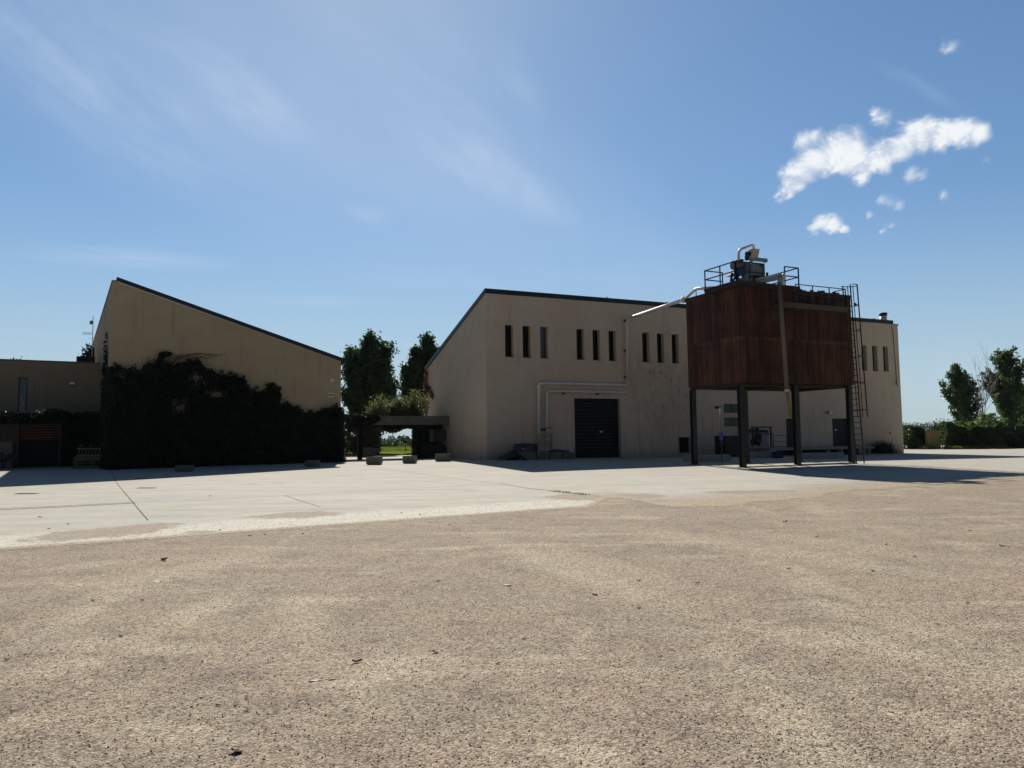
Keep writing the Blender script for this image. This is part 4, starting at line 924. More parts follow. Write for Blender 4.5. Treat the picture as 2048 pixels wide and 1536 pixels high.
# side ivy on the tall wall, and ivy on the terrace edge
def LS(t, z, d=0.0): return LP(d, z, t)              # on the side wall: t runs back, d outwards (negative)
ivs = ivy_mass('side_ivy', 'ivy climbing the tall side wall between the low wing and the facade', 'ivy', LP(-.3, .2, 3), LS, [(0, 4.2), (1.2, 4.6), (2.2, 4.4), (2.8, 6.4), (3.3, 8.6), (3.8, 6.2), (4.3, 4.4), (6.5, 3.8), (7, 3.6)], .05, 6.4, 5000, .22, (), .16)
prof_t = [(-26, zt_f + .12)] + [(Ltz(x, y, DF - .5)[0], Ltz(x, y, DF - .5)[1]) for x, y in ((0, 824), (25, 826), (60, 828), (90, 826), (105, 822), (118, 824), (150, 827), (190, 826), (215, 826))]
def LF(t, z, d=0.0): return LP(t, z, DF - .42 + d)
zlow = Ltz(80, 848, DF - .5)[1]
ivy_mass('terrace_ivy', 'black-green ivy hanging over the terrace edge of the low wing', 'ivy', LP(-6, zt_f, DF - .5), LF, prof_t, -26, -.1, 9000, .5, (), .17, zmin=zlow)
def LF2(t, z, d=0.0): return LP(t, z, DF - .02 + d)
ivy_mass('wing_ivy', 'dark creeper on the ground-floor wall right of the slatted doorway', 'ivy', LP(-3, .2, DF - .2), LF2, [(b1 + .1, zlow), (-.1, zlow + .1)], b1 + .15, -.1, 5000, .35, (), .17)
# terrace plant with arching fronds
t_, z_ = Ltz(105, 826, DF + .2); P = LP(t_, z_ - .2, DF + .2); th = thing('terrace_plant', 'arching plant on the terrace edge below the upper brown wall', 'plant', P); mb = MB(); st = MB()
lf = []
for k in range(16):
    a = rnd.uniform(0, 6.28); L = rnd.uniform(.5, .95)
    pts = [P + V((math.cos(a) * L * s_, math.sin(a) * L * s_, .85 * L * (1.7 * s_ - 1.25 * s_ * s_))) for s_ in (0, .25, .5, .75, 1)]
    st.tube(pts, .012, 4)
    for q in range(22): s_ = rnd.random(); i = min(3, int(s_ * 4)); lf.append(tuple(pts[i].lerp(pts[i + 1], s_ * 4 - i) + V((rnd.gauss(0, .04), rnd.gauss(0, .04), rnd.gauss(0, .04)))))
v_, f_ = leaves(lf, .13); MB().raw(v_, f_).build('leaf', m_bushd, th, recalc=False); st.build('stem', m_stem, th)
# spiky plant at far left
P = gp(8, 936) + V((0, 1.0, 0)); P = LP(Ltz(6, 930, DF - .9)[0], .22, DF - .9); th = thing('spiky_plant', 'dark spiky plant before the pale plinth at the far left', 'plant', P); mb = MB()
for k in range(26):
    a = rnd.uniform(0, 6.28); L = rnd.uniform(.8, 1.35); up_ = rnd.uniform(.5, 1.3); d_ = V((math.cos(a), math.sin(a), 0)); w = V((-d_.y, d_.x, 0)) * .035; b_ = P + V((0, 0, .35))
    q1, q2 = b_ + d_ * L * .5 + V((0, 0, up_ * .5)), b_ + d_ * L + V((0, 0, up_ * .55 - .1)); mb.face([b_ - w, b_ + w, q1 + w, q1 - w]); mb.face([q1 - w, q1 + w, q2])
mb.build('leaf', m_bushd, th, recalc=False); MB().tube([P, P + V((0, 0, .4))], .1, 8).build('trunk', m_bark, th)

# pallet stack with a white slatted crate on top
P = gp(146, 938); P2 = gp(206, 938); t_a, _ = Ltz(146, 938, 0); base = V((P.x, P.y, g(P.x, P.y) + .012)); W = (P2 - P).length
def pallet(z, dx, lab, wmul=1.0):
    t = thing('pallet', lab, 'pallet', base + V((0, 0, z)), 'wooden pallets stacked before the ivy'); o = base + UL * dx + V((0, 0, z)); w = W * wmul
    mb = MB()
    for k in range(7): mb.par(o + VL * (k * .17) + V((0, 0, .115)), UL * w, VL * .11, V((0, 0, .022)))
    mb.build('top_board', m_wood, t); mb = MB()
    for k in range(3):
        for q in range(3): mb.par(o + UL * (k * (w - .14) / 2) + VL * (q * .5) + V((0, 0, .024)), UL * .14, VL * .13, V((0, 0, .088)))
    mb.build('block', m_wood, t); mb = MB()
    for q in range(3): mb.par(o + VL * (q * .5), UL * w, VL * .12, V((0, 0, .022)))
    mb.build('bottom_board', m_wood, t)
pallet(0, 0, 'bottom wooden pallet of the stack left of the ivy'); pallet(.15, .06, 'second wooden pallet from the ground in the stack left of the ivy', .96)
pallet(.30, .02, 'third wooden pallet up, just under the timber bundle', .98)
t = thing('timber_bundle', 'bundle of rough boards between the pallets and the white crates', 'timber', base + V((0, 0, .45))); mb = MB()
for k in range(12): mb.par(base + UL * rnd.uniform(0, .12) + VL * (k % 4) * .27 + V((0, 0, .45 + (k // 4) * .085)), UL * W * rnd.uniform(.85, .95), VL * .22, V((0, 0, .07)))
mb.build('board', m_wood, t)
t = thing('slatted_crate', 'pale crate with slanting slats on top of the pallet stack', 'crate', base + V((0, 0, .72))); o = base + UL * .18 + V((0, 0, .72)); w = W * .86
mb = MB(); mb.par(o, UL * w, VL * 1.0, V((0, 0, .05))); mb.par(o + V((0, 0, .40)), UL * w, VL * .05, V((0, 0, .05))); mb.par(o + V((0, 0, .40)) + VL * .95, UL * w, VL * .05, V((0, 0, .05))); mb.build('frame', m_conc, t); mb = MB()
k = 0
while k * .17 < w - .2: mb.bar(o + UL * (.06 + k * .17) + V((0, 0, .05)), o + UL * (.13 + k * .17) + V((0, 0, .41)), .07, .03); k += 1
mb.build('slat', m_conc, t)
t = thing('dark_bundle', 'dark lumpy bundle lying behind the pale slatted crate', 'bundle', base + V((0, 0, 1.2))); mb = MB(); o = base + UL * .25 + VL * .3 + V((0, 0, 1.18))
for k in range(3): mb.tube([o + UL * (.05 + k * .5), o + UL * (.2 + k * .5) + V((0, 0, .06)), o + UL * (.42 + k * .5)], [.14, .2, .13], 9)
mb.build('sack', m_tarp, t)

# ------------------------------------------------------------------ gateway between the buildings
Pa = at(690, 832, 52.6); Pb = onp(899, 832, AR0, UR); zc1 = (Pa.z + Pb.z) / 2; zc0 = zc1 - .63
A_, B_ = V((Pa.x, Pa.y, 0)), V((Pb.x - .02, Pb.y, 0)); CD = (B_ - A_).normalized(); CN = V((-CD.y, CD.x, 0)); LC = (B_ - A_).length
A_ = A_ - CD * 1.0; LC += 1.0
def CP(s, d, z): return A_ + CD * s + CN * d + V((0, 0, z))
cn = thing('gateway_canopy', 'concrete gateway canopy joining the two buildings, with dark passage beneath', 'canopy', CP(LC / 2, 0, .2))
MB().par(CP(0, 0, zc0), CD * LC, CN * .22, V((0, 0, zc1 - zc0))).build('beam', m_concd, cn)
MB().par(CP(0, .22, zc0 + .18), CD * LC, CN * 3.6, V((0, 0, .25))).build('roof_slab', m_concd, cn)
MB().par(CP(0, 3.82, zc0), CD * LC, CN * .2, V((0, 0, .55))).build('rear_beam', m_concd, cn)
mb = MB()
for s_ in (LC * .30, LC * .62, LC * .86): mb.par(CP(s_, -.004, zc0 + .02), CD * .02, CN * .01, V((0, 0, zc1 - zc0 - .04)))
mb.build('panel_joint', m_dark, cn)
s1 = (onp(720, 900, CP(0, .3, 0), CN) - A_).dot(CD)
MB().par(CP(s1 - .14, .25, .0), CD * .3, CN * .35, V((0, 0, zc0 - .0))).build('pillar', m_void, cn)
s2 = (onp(842, 880, CP(0, .3, 0), CN) - A_).dot(CD); sE = LC
rm = thing('gate_lodge', 'dark store room under the right end of the gateway canopy', 'store room', CP((s2 + sE) / 2, 1, .2))
mb = MB(); mb.par(CP(s2, .3, .0), CD * .14, CN * 1.5, V((0, 0, zc0 + .17))); mb.par(CP(s2 + .16, 1.66, .0), CD * (sE - s2 - .2), CN * .14, V((0, 0, zc0 + .17))); mb.par(CP(s2 + .16, .5, .0), CD * (sE - s2 - .3), CN * .12, V((0, 0, 1.25)))
mb.build('wall', M('lodge_wall', (.028, .026, .024), .9), rm)
MB().par(CP(s2 + .75, .62, 1.5), CD * .3, CN * .03, V((0, 0, .9))).build('notice_panel', m_concd, rm); MB().par(CP(s2 + 1.15, .66, 1.5), CD * .95, CN * .03, V((0, 0, .85))).build('window_panel', M('lodge_panel', (.05, .045, .035), .6), rm)
pts = [tuple(CP(s2 - .05 - .28 * rnd.random() ** 1.5, rnd.uniform(.15, 1.8), rnd.uniform(.2, zc0 + .1))) for _ in range(3000)]
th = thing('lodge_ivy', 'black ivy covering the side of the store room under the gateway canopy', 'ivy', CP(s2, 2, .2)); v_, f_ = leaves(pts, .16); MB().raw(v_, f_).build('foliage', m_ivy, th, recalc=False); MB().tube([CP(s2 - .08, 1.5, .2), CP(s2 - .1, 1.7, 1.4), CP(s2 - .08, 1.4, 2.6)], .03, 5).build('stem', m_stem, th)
# half wall and open gate under the canopy
w0, w1, w2, w3 = onp(726, 894, CP(0, .4, 0), CN), onp(766, 897, CP(0, .4, 0), CN), onp(744, 915, CP(0, .4, 0), CN), onp(726, 916, CP(0, .4, 0), CN)
tag(MB().prism([w0, w1, w2, w3], CN * .18).build('half_wall', m_concd, None), 'pale low half wall with a slanted end beside the gateway pillar', 'low wall')
gt = thing('metal_gate', 'open black metal gate leaf under the canopy before the lawn', 'gate', onp(824, 911, CP(0, 4.5, 0), CN))
def GP(x, y): return onp(x, y, CP(0, 4.5, 0), CN)
mb = MB()
for a, b in (((824, 911), (824, 885)), ((838, 911), (838, 885)), ((823, 885.5), (839, 885.5)), ((824, 908), (838, 908)), ((824, 897), (838, 897))): mb.bar(GP(*a), GP(*b), .09)
mb.build('frame', m_black, gt); mb = MB()
for k in range(1, 5): mb.bar(GP(824 + k * 2.8, 908), GP(824 + k * 2.8, 886), .035)
mb.build('bar', m_black, gt)
# hanging creeper under the canopy, ivy over its left end
pts = []
for k in range(11000):
    s_ = rnd.uniform(0, LC - .3); f_ = s_ / LC; low = .3 + .35 * (math.sin(s_ * 2.7) * .5 + .5) * (1 if s_ < s2 - .3 else .4) + .35 * max(0, 1 - f_ * 2.2); pts.append(tuple(CP(s_, 3.9 + rnd.gauss(0, .3), zc0 + .1 - low * rnd.random() ** 1.1)))
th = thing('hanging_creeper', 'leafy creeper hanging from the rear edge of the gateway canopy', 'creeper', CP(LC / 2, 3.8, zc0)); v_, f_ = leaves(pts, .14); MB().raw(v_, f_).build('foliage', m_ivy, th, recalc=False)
for k in range(14):
    s_ = .4 + k * .5; MB().tube([CP(s_, 3.85, zc0 + .15), CP(s_ + .1, 3.95, zc0 - .1), CP(s_ + .16, 3.95, zc0 - .3)], .012, 4).build('stem', m_stem, th)
pts = []
for k in range(4200):
    s_ = 3.4 * rnd.random() ** 1.4; h = (1 - s_ / 3.5); pts.append(tuple(CP(s_ + .05, -.28 + .6 * rnd.random(), zc1 + .12 - rnd.random() * (.35 + 1.15 * h ** .7))))
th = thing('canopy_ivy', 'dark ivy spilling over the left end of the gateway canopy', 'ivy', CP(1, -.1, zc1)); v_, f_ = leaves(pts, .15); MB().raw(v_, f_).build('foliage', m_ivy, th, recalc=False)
mb = MB(); mb.tube([CP(.3, -.05, .25), CP(.5, -.06, 1.5), CP(.9, -.06, 2.8), CP(2, -.05, 3.2)], .03, 5); mb.build('stem', m_stem, th)
# olive shrubs and brown vine
def shrub(name, label, cat, c, rx, ry, h, n, mat, size, group=None, stems=6, flat=1.0, seed=1):
    r_ = np.random.default_rng(seed); th = thing(name, label, cat, c, group)
    cl = r_.normal(size=(26, 3)); cl /= np.linalg.norm(cl, axis=1)[:, None]; cl *= r_.uniform(.35, .85, (26, 1)); cl[:, 2] = np.abs(cl[:, 2]) * 1.0
    k = r_.integers(0, 26, n); q = cl[k] + r_.normal(0, .19, (n, 3)); q[:, 2] = np.clip(q[:, 2], .0, 1.12)
    P = np.array([c.x, c.y, c.z]) + q * np.array([rx, ry, h])
    v_, f_ = leaves(P, size, rng=r_); MB().raw(v_, f_).build('foliage', mat, th, recalc=False)
    mb = MB()
    for i in range(stems):
        e = c + V((cl[i][0] * rx * .8, cl[i][1] * ry * .8, cl[i][2] * h * .8)); mb.tube([c, c.lerp(e, .5) + V((0, 0, .1 * h)), e], [.035, .025, .01], 5)
    mb.build('stem', m_bark, th); return th
za = zc1 - .18
for (x, w, h, lab, sd) in ((766, 30, 1.85, 'grey-green olive shrub on the canopy, in front of the tall poplar', 3), (797, 26, 1.75, 'middle grey-green olive shrub on the canopy between its two neighbours', 4), (833, 26, 2.0, 'grey-green olive shrub on the canopy touching the warehouse end wall', 5)):
    p = onp(x, 832, CP(0, 2.0, 0), CN); c = V((p.x, p.y, za)); shrub('olive_shrub', lab, 'shrub', c, w * 56 / FPX * 1.05, 1.1, h, 4200, m_olive, .14, 'olive shrubs on the canopy', 7, seed=sd)
pts = []; pth = [onp(x, y, AR0 - UR * .05, UR) for x, y in ((855, 742), (853, 770), (855, 795))]
for k in range(240): a = rnd.random() * 2; i = min(1, int(a)); p = pth[i].lerp(pth[i + 1], a - i); pts.append(tuple(p - UR * rnd.random() * .25 + V((0, rnd.gauss(0, .15), rnd.gauss(0, .1)))))
pt2 = [onp(x, y, AR0 - UR * .05, UR) for x, y in ((853, 772), (860, 780), (867, 794))]
for k in range(170): a = rnd.random() * 2; i = min(1, int(a)); p = pt2[i].lerp(pt2[i + 1], a - i); pts.append(tuple(p - UR * rnd.random() * .12 + VR * rnd.gauss(0, .14) + V((0, 0, rnd.gauss(0, .12)))))
th = thing('brown_vine', 'reddish-brown vine on the far end of the warehouse end wall', 'vine', pth[2]); v_, f_ = leaves(pts, .16); MB().raw(v_, f_).build('foliage', m_redvine, th, recalc=False); mb = MB(); mb.tube([onp(854, 831, AR0 - UR * .05, UR)] + pth[::-1], .02, 5); mb.tube(pt2, .015, 5); mb.build('stem', m_stem, th)
# concrete planters
def planter(x0, x1, y0, y1, lab, tilt=0):
    a, b = gp(x0, y1), gp(x1, y1); w = (b - a).length; h = (y1 - y0) * a.y / FPX * .97; t = thing('planter', lab, 'planter', gz((a + b) / 2, .012), 'concrete planters along the yard'); o = V((a.x, a.y, g(a.x, a.y) + .012)); d_ = (b - a).normalized(); d_ = V((d_.x * math.cos(tilt) - d_.y * math.sin(tilt), d_.x * math.sin(tilt) + d_.y * math.cos(tilt), 0)); n_ = V((-d_.y, d_.x, 0)); dp = .5
    mb = MB(); tp_ = .06
    for (p, e1, e2) in ((o, d_ * w, n_ * .07), (o + n_ * (dp - .07), d_ * w, n_ * .07), (o + n_ * .071, d_ * .07, n_ * (dp - .142)), (o + n_ * .071 + d_ * (w - .07), d_ * .07, n_ * (dp - .142))): mb.par(p + V((0, 0, .05)), e1, e2, V((0, 0, h - .05)))
    mb.par(o + d_ * .05 + n_ * .05, d_ * (w - .1), n_ * (dp - .1), V((0, 0, .0499))); mb.build('trough', m_concd, t)
    MB().par(o + d_ * .072 + n_ * .072 + V((0, 0, .051)), d_ * (w - .144), n_ * (dp - .144), V((0, 0, h - .14))).build('soil', M('soil', (.05, .036, .025), .95), t)
planter(732, 758, 914, 930, 'leftmost of the three concrete planters under the gateway, rough stone-faced', -.05)
planter(805, 828, 912, 927.5, 'middle concrete planter of the three in front of the gateway')
planter(870, 896.5, 908, 923.5, 'concrete planter nearest the warehouse end wall', .1)
planter(350, 376, 931, 944.5, 'concrete planter in deep shade before the ivy, on the left'); planter(609, 632, 921, 934.5, 'concrete planter in deep shade at the right end of the ivy')

# ------------------------------------------------------------------ beyond the gateway
def grassmat(name, c1, c2):
    m, n, b, o = newmat(name); t = NT(n); c = t.coords(); a = t.noise(c, .5, 4); f = t.noise(c, 9, 4, .7)
    t.link(t.mul(t.mix(t.ramp(a, .35, .65), c1, c2), t.math('ADD', .6, t.math('MULTIPLY', f, .8))), b.inputs['Base Color']); b.inputs['Roughness'].default_value = 1; b.inputs['Specular IOR Level'].default_value = 0
    t.link(t.bump(f, .8, .08), b.inputs['Normal']); return m
m_lawn = grassmat('lawn_grass', (.10, .135, .018), (.15, .165, .03)); m_field = grassmat('field_grass', (.025, .04, .016), (.05, .06, .025))
def flat(name, poly, z, mat): mb = MB(); mb.face([V((x, y, z)) for x, y in poly]); return tag(mb.build(name, mat, None, recalc=False), kind='structure')
flat('lawn', [(-34, 68), (-2, 68), (-2, 118), (-60, 118)], .34, m_lawn)
flat('field', [(-400, 119), (400, 119), (900, 2400), (-1200, 2400)], .33, m_field)
def tuft_strip(name, label, xr, yr, zc, n, h, mat, kind='stuff', cat='grass', lean=.25, w=.03):
    mb = MB(); r_ = random.Random(3)
    for k in range(n):
        x, y = r_.uniform(*xr), r_.uniform(*yr); hh = h * r_.uniform(.4, 1.2); a = r_.uniform(0, 6.28); d_ = V((math.cos(a), math.sin(a), 0)) * w; l = V((r_.gauss(0, lean), r_.gauss(0, lean), 1)) * hh; b_ = V((x, y, zc)); mb.face([b_ - d_, b_ + d_, b_ + l])
    return tag(mb.build(name, mat, None, recalc=False), label, cat, kind=kind)
tuft_strip('tall_grass', 'sunlit tall grass along the far edge of the lawn', (-30, -8), (90, 99), .34, 5000, .5, leafmat('lawn_blade', (.09, .13, .02), (.17, .19, .04), .4), w=.05)
def hedge(name, label, cat, a, b, h, dp, n, mat, size, group=None, seed=1, top=.2, kind=None):
    r_ = np.random.default_rng(seed); a, b = V(a), V(b); L = (b - a).length; d_ = (b - a).normalized(); n_ = V((-d_.y, d_.x, 0)); s_ = r_.random(n); ph = r_.random(4) * 6.28
    hh = h * (1 + top * (.5 * np.sin(s_ * L * .9 + ph[0]) + .3 * np.sin(s_ * L * 2.3 + ph[1]) + .25 * np.sin(s_ * L * 5.1 + ph[2])))
    ends = np.minimum(1, np.minimum(s_, 1 - s_) * L / .5 + .45); z = hh * ends * (1 - r_.random(n) ** 1.6 * 1.0)
    fr_ = r_.random(n); w = dp * (fr_ ** .5 * np.where(r_.random(n) < .7, -1, 1)) * .5 * (1.1 - .35 * (z / (h * 1.3)) ** 2) + r_.normal(0, .06, n)
    w += dp * .12 * np.sin(s_ * L * 3 + z * 2.5)
    P = np.array(a)[None] + s_[:, None] * np.array(b - a)[None] + w[:, None] * np.array(n_)[None]; P[:, 2] += z
    th = thing(name, label, cat, (a + b) / 2, group) if not kind else None
    v_, f_ = leaves(P, size, rng=r_); o = MB().raw(v_, f_).build('foliage' if th else name, mat, th, recalc=False)
    if th:
        mb = MB(); mb.par(a - n_ * dp * .28 + d_ * .3, d_ * (L - .6), n_ * dp * .5, V((0, 0, h * .78))); mb.build('inner_growth', m_ivyin, th)
    else: tag(o, label, cat, kind=kind)
hedge('far_bushes', 'low dark bushes beyond the lawn seen through the gateway', 'bushes', (-34, 101, .3), (-8, 103, .3), 1.25, 2.5, 9000, m_bushd, .22, seed=4, top=.7, kind='stuff')
# sign and lamp poles beyond the lawn
p = at(811, 897, 88); t = thing('garden_sign', 'small dark sign on a pole at the far edge of the lawn', 'sign', V((p.x, p.y, .34))); MB().tube([V((p.x, p.y, .3)), V((p.x, p.y, 1.75))], .045, 6).build('pole', m_black, t); MB().box((p.x, p.y - .06, 1.42), .42, .06, .26).build('sign_plate', m_black, t)
for (x, y, lab) in ((785, 868, 'taller thin lamp pole in the distance beyond the lawn'), (762, 882, 'shorter thin pole in the distance left of the tall lamp pole')):
    p = at(x, y, 118); t = thing('lamp_pole', lab, 'pole', V((p.x, p.y, .33))); MB().tube([V((p.x, p.y, .3)), p], .05, 6).build('pole', m_steeld, t); MB().box((p.x + .2, p.y, p.z), .5, .15, .08).build('lamp_head', m_steeld, t)

# trees
def poplar(name, label, base, H, W, n, mat, size=.30, group=None, seed=1, tops=3, lean=0.0, low=.06, envelope=None, gaps=.0):
    r_ = random.Random(seed); rg = np.random.default_rng(seed); th = thing(name, label, 'tree', base, group); tr = MB(); pts = []
    env = envelope or (lambda s: (min(1, (s / .22) ** .7) if s < .22 else 1) * (1 - max(0, s - .45) / .58) ** .62)
    leaders = []
    for k in range(tops):
        o = V(((k - (tops - 1) / 2) * W * .42 / max(1, tops - 1) * 1.5 if tops > 1 else 0, r_.uniform(-.3, .3), 0)); hh = H * (1 - .1 * abs(k - (tops - 1) / 2) * r_.uniform(.6, 1.3)); leaders.append((o, hh))
        p = [base + V((lean * s_ * H, 0, 0)) + o * min(1, s_ * 2.4) * (.6 + .4 * s_) + V((0, 0, hh * .97 * s_)) for s_ in (0, .12, .25, .4, .6, .8, 1)]
        tr.tube(p, [.17 * H / 12 * (1 - s_) + .012 for s_ in (0, .12, .25, .4, .6, .8, .97)], 6)
    nb = 46 * tops if tops > 1 else 58
    for k in range(nb):
        o, hh = leaders[k % tops]; s_ = low + (1 - low) * (k // tops + r_.random()) / (nb / tops); a = r_.uniform(0, 6.283); Rm = W / 2 * env(s_) * r_.uniform(.55, 1.08) * (.72 if tops > 1 else 1)
        c0 = base + V((lean * s_ * H, 0, 0)) + o * min(1, s_ * 2.4) * (.6 + .4 * s_) + V((0, 0, s_ * hh * .95)); Rm = max(Rm, .12)
        e = c0 + V((math.cos(a) * Rm, math.sin(a) * Rm, Rm * r_.uniform(1.0, 2.1))); tr.tube([c0, c0.lerp(e, .5) - V((0, 0, .06 * Rm)), e], [.05 * (1 - s_) + .014, .025, .008], 4)
        m_ = int(n / nb * (.4 + env(s_) * .9)); q = rg.random(m_) ** .65
        Pq = np.array(c0)[None] + (np.array(e - c0))[None] * q[:, None] + rg.normal(0, 1, (m_, 3)) * (.10 + (.17 if tops > 1 or W < 4 else .09) * W / 4.6) * np.array([1, 1, 1.15]); pts.append(Pq)
    P = np.concatenate(pts); v_, f_ = leaves(P, size, up=.5, rng=rg); MB().raw(v_, f_).build('crown', mat, th, recalc=False); tr.build('trunk', m_bark, th, recalc=False); return th
b = at(737, 907, 76); b.z = .3
poplar('poplar_tree', 'tall dense poplar with three tops standing behind the gateway', b, 12.3, 5.2, 40000, m_poplar, .33, 'poplars beyond the buildings', 2, 3, 0, .02)
b = at(856, 905, 80); b.z = .3
poplar('poplar_tree', 'dense poplar half hidden by the sloping end of the warehouse', b, 12.8, 4.0, 32000, m_poplar, .33, 'poplars beyond the buildings', 5, 3, 0, .02)
b = at(840, 905, 79); b.z = .3
poplar('young_poplar', 'smaller poplar leaning against the one beside the warehouse end', b, 9.2, 2.6, 9000, m_poplar, .28, 'poplars beyond the buildings', 6, 1, -.16, .34)
b = at(733, 905, 69); b.z = .3
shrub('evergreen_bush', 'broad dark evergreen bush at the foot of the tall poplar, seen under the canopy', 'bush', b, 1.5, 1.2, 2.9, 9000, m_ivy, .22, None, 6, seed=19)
b = at(694, 905, 74); b.z = .3
shrub('garden_bush', 'leafy bush seen under the canopy next to the ivy corner', 'bush', b, 1.3, 1.0, 3.6, 2600, m_poplar2, .2, None, 6, seed=9)
b = at(181, 700, 66); b.z = .3
poplar('cypress_tree', 'dark tree top peeping over the low wing beside the tall wall', b, at(183, 693, 66).z - .3, 2.6, 5000, m_bushd, .28, None, 12, 1)
b = at(2, 712, 80); b.z = .3
poplar('distant_tree', 'green tree top showing above the low wing at the left edge', b, at(2, 709, 80).z - .3, 5, 6500, m_poplar, .3, None, 13, 2)

# right-hand background
def gxy(x, Y): p = at(x, 880, Y); return V((p.x, p.y, g(p.x, p.y)))
hedge('clipped_hedge', 'dense dark hedge between the warehouse corner and the ochre block', 'hedge', gxy(1812, 84), gxy(1851, 84), 2.35, 1.9, 6500, m_hedge, .2, 'hedges at the right of the yard', 21)
hedge('large_hedge', 'long glossy hedge right of the ochre block under the poplars', 'hedge', gxy(1884, 83), gxy(2001, 82), 2.55, 2.2, 17000, m_hedge, .2, 'hedges at the right of the yard', 22)
hedge('hedge_top', 'bright green overgrown shrubs rising behind the long hedge', 'bush', gxy(1905, 85.5), gxy(2020, 85), 3.1, 1.4, 6000, m_fresh, .2, None, 23, .35)
hedge('fence_bushes', 'green bushes behind the wire fence at the right edge', 'bush', gxy(2005, 84), gxy(2080, 83), 2.2, 1.6, 6000, m_hedge, .2, None, 24, .3)
a, b = gxy(1857.5, 82), gxy(1880.5, 82); t = thing('ochre_block', 'plain ochre plastered meter block between two hedges', 'meter block', (a + b) / 2); h = (897 - 858) * 82 / FPX
MB().par(a, b - a, V((0, .7, 0)), V((0, 0, h - .1))).build('wall', m_yellow, t); MB().par(a + V((-.06, -.06, h - .1)), (b - a) + V((.12, 0, 0)), V((0, .82, 0)), V((0, 0, .1))).build('cap', M('block_cap', (.12, .10, .05), .9), t)
b = gxy(1812, 83); shrub('corner_bush', 'narrow dark shrub at the back corner of the warehouse', 'bush', b + V((0, 2, 0)), .9, .8, 3.0, 1600, m_bushd, .2, None, 5, seed=31)
b = gxy(1883, 110); shrub('round_tree', 'rounded dark green tree behind the ochre block', 'tree', b, 2.5, 2.4, 3.5, 7500, m_poplar, .26, None, 6, seed=32)
b = gxy(1926, 96)
poplar('poplar_tree', 'leaning poplar left of the bare tree at the right of the yard', gxy(1933, 96), 10.5, 4.3, 9500, m_poplar2, .33, 'poplars beyond the buildings', 41, 1, -.085, .14, lambda s: (min(1, (s / .3)) if s < .3 else 1) * (1 - max(0, s - .4) / .62) ** .75)
b = gxy(2008, 96)
poplar('poplar_tree', 'tallest poplar at the right edge, right of the bare tree', gxy(2025, 96), 12.0, 5.0, 13500, m_poplar2, .33, 'poplars beyond the buildings', 42, 1, -.035, .10, lambda s: (min(1, (s / .25)) if s < .25 else 1) * (1 - max(0, s - .5) / .52) ** .6)
b = gxy(2070, 100)
poplar('poplar_tree', 'shorter poplar cut by the right edge of the picture', b, 8.6, 4.6, 12000, m_poplar2, .33, 'poplars beyond the buildings', 43, 2)
b = gxy(1985, 104); shrub('dark_thicket', 'dark thicket behind the bare tree trunk', 'bush', b, 6.0, 2.5, 3.9, 9500, m_bushd, .3, None, 6, seed=33)
# bare tree
b = gxy(1970, 93); th = thing('bare_tree', 'leafless grey tree standing between the two right-hand poplars', 'tree', b); mb = MB(); r_ = random.Random(8)
def branch(p, d, L, r0, dep):
    q = [p]; dd = d.copy()
    for k in range(4): dd = (dd + V((r_.gauss(0, .08), r_.gauss(0, .08), .09))).normalized(); q.append(q[-1] + dd * L / 4)
    mb.tube(q, [r0, r0 * .85, r0 * .7, r0 * .55, r0 * .35], 5, False)
    if dep:
        for k in range(5 if dep > 1 else 4):
            i = r_.randint(1, 4); a = r_.uniform(0, 6.28); nd = (dd + V((math.cos(a), math.sin(a), 0)) * r_.uniform(.25, .55)).normalized(); branch(q[i], nd, L * r_.uniform(.45, .7), r0 * .5, dep - 1)
branch(b, V((0, 0, 1)), 5.0, .12, 0); top = b + V((0, 0, 3.2))
for (dx, L) in ((-.20, 4.6), (-.09, 5.4), (.05, 4.4), (.15, 4.0), (-.26, 3.6)): branch(top + V((0, 0, r_.uniform(-1, 1.0))), V((dx, r_.gauss(0, .1), 1)).normalized(), L, .05, 2)
mb.build('trunk', m_barkp, th, recalc=False)
# wire fence
f0, f1 = gxy(2004, 82.5), gxy(2090, 81.5); t = thing('wire_fence', 'dark wire mesh fence with posts at the right edge of the yard', 'fence', f0)
for k in range(4): p = f0.lerp(f1, k / 3); MB().tube([p, p + V((0, 0, 2.45))], .04, 6).build('post', m_leg, t)
mb = MB()
for z in (.1, .85, 1.65, 2.4): mb.tube([f0 + V((0, 0, z)), f1 + V((0, 0, z))], .015, 4)
n_ = int((f1 - f0).length / .14)
for k in range(n_): p = f0.lerp(f1, k / n_); mb.bar(p + V((0, 0, .1)), p + V((0, 0, 2.4)), .008)
mb.build('mesh', m_leg, t)
tuft_strip('verge_weeds', 'sunlit weeds along the foot of the long hedge', (gxy(1884, 81).x, gxy(2000, 81).x), (79.6, 81.2), g(40, 80), 3500, .35, m_fresh, w=.05)
tuft_strip('verge_grass', 'grass at the foot of the hedge by the ochre block', (gxy(1838, 82).x, gxy(1860, 82).x), (80.8, 82.4), g(40, 80), 700, .4, m_fresh, w=.05)
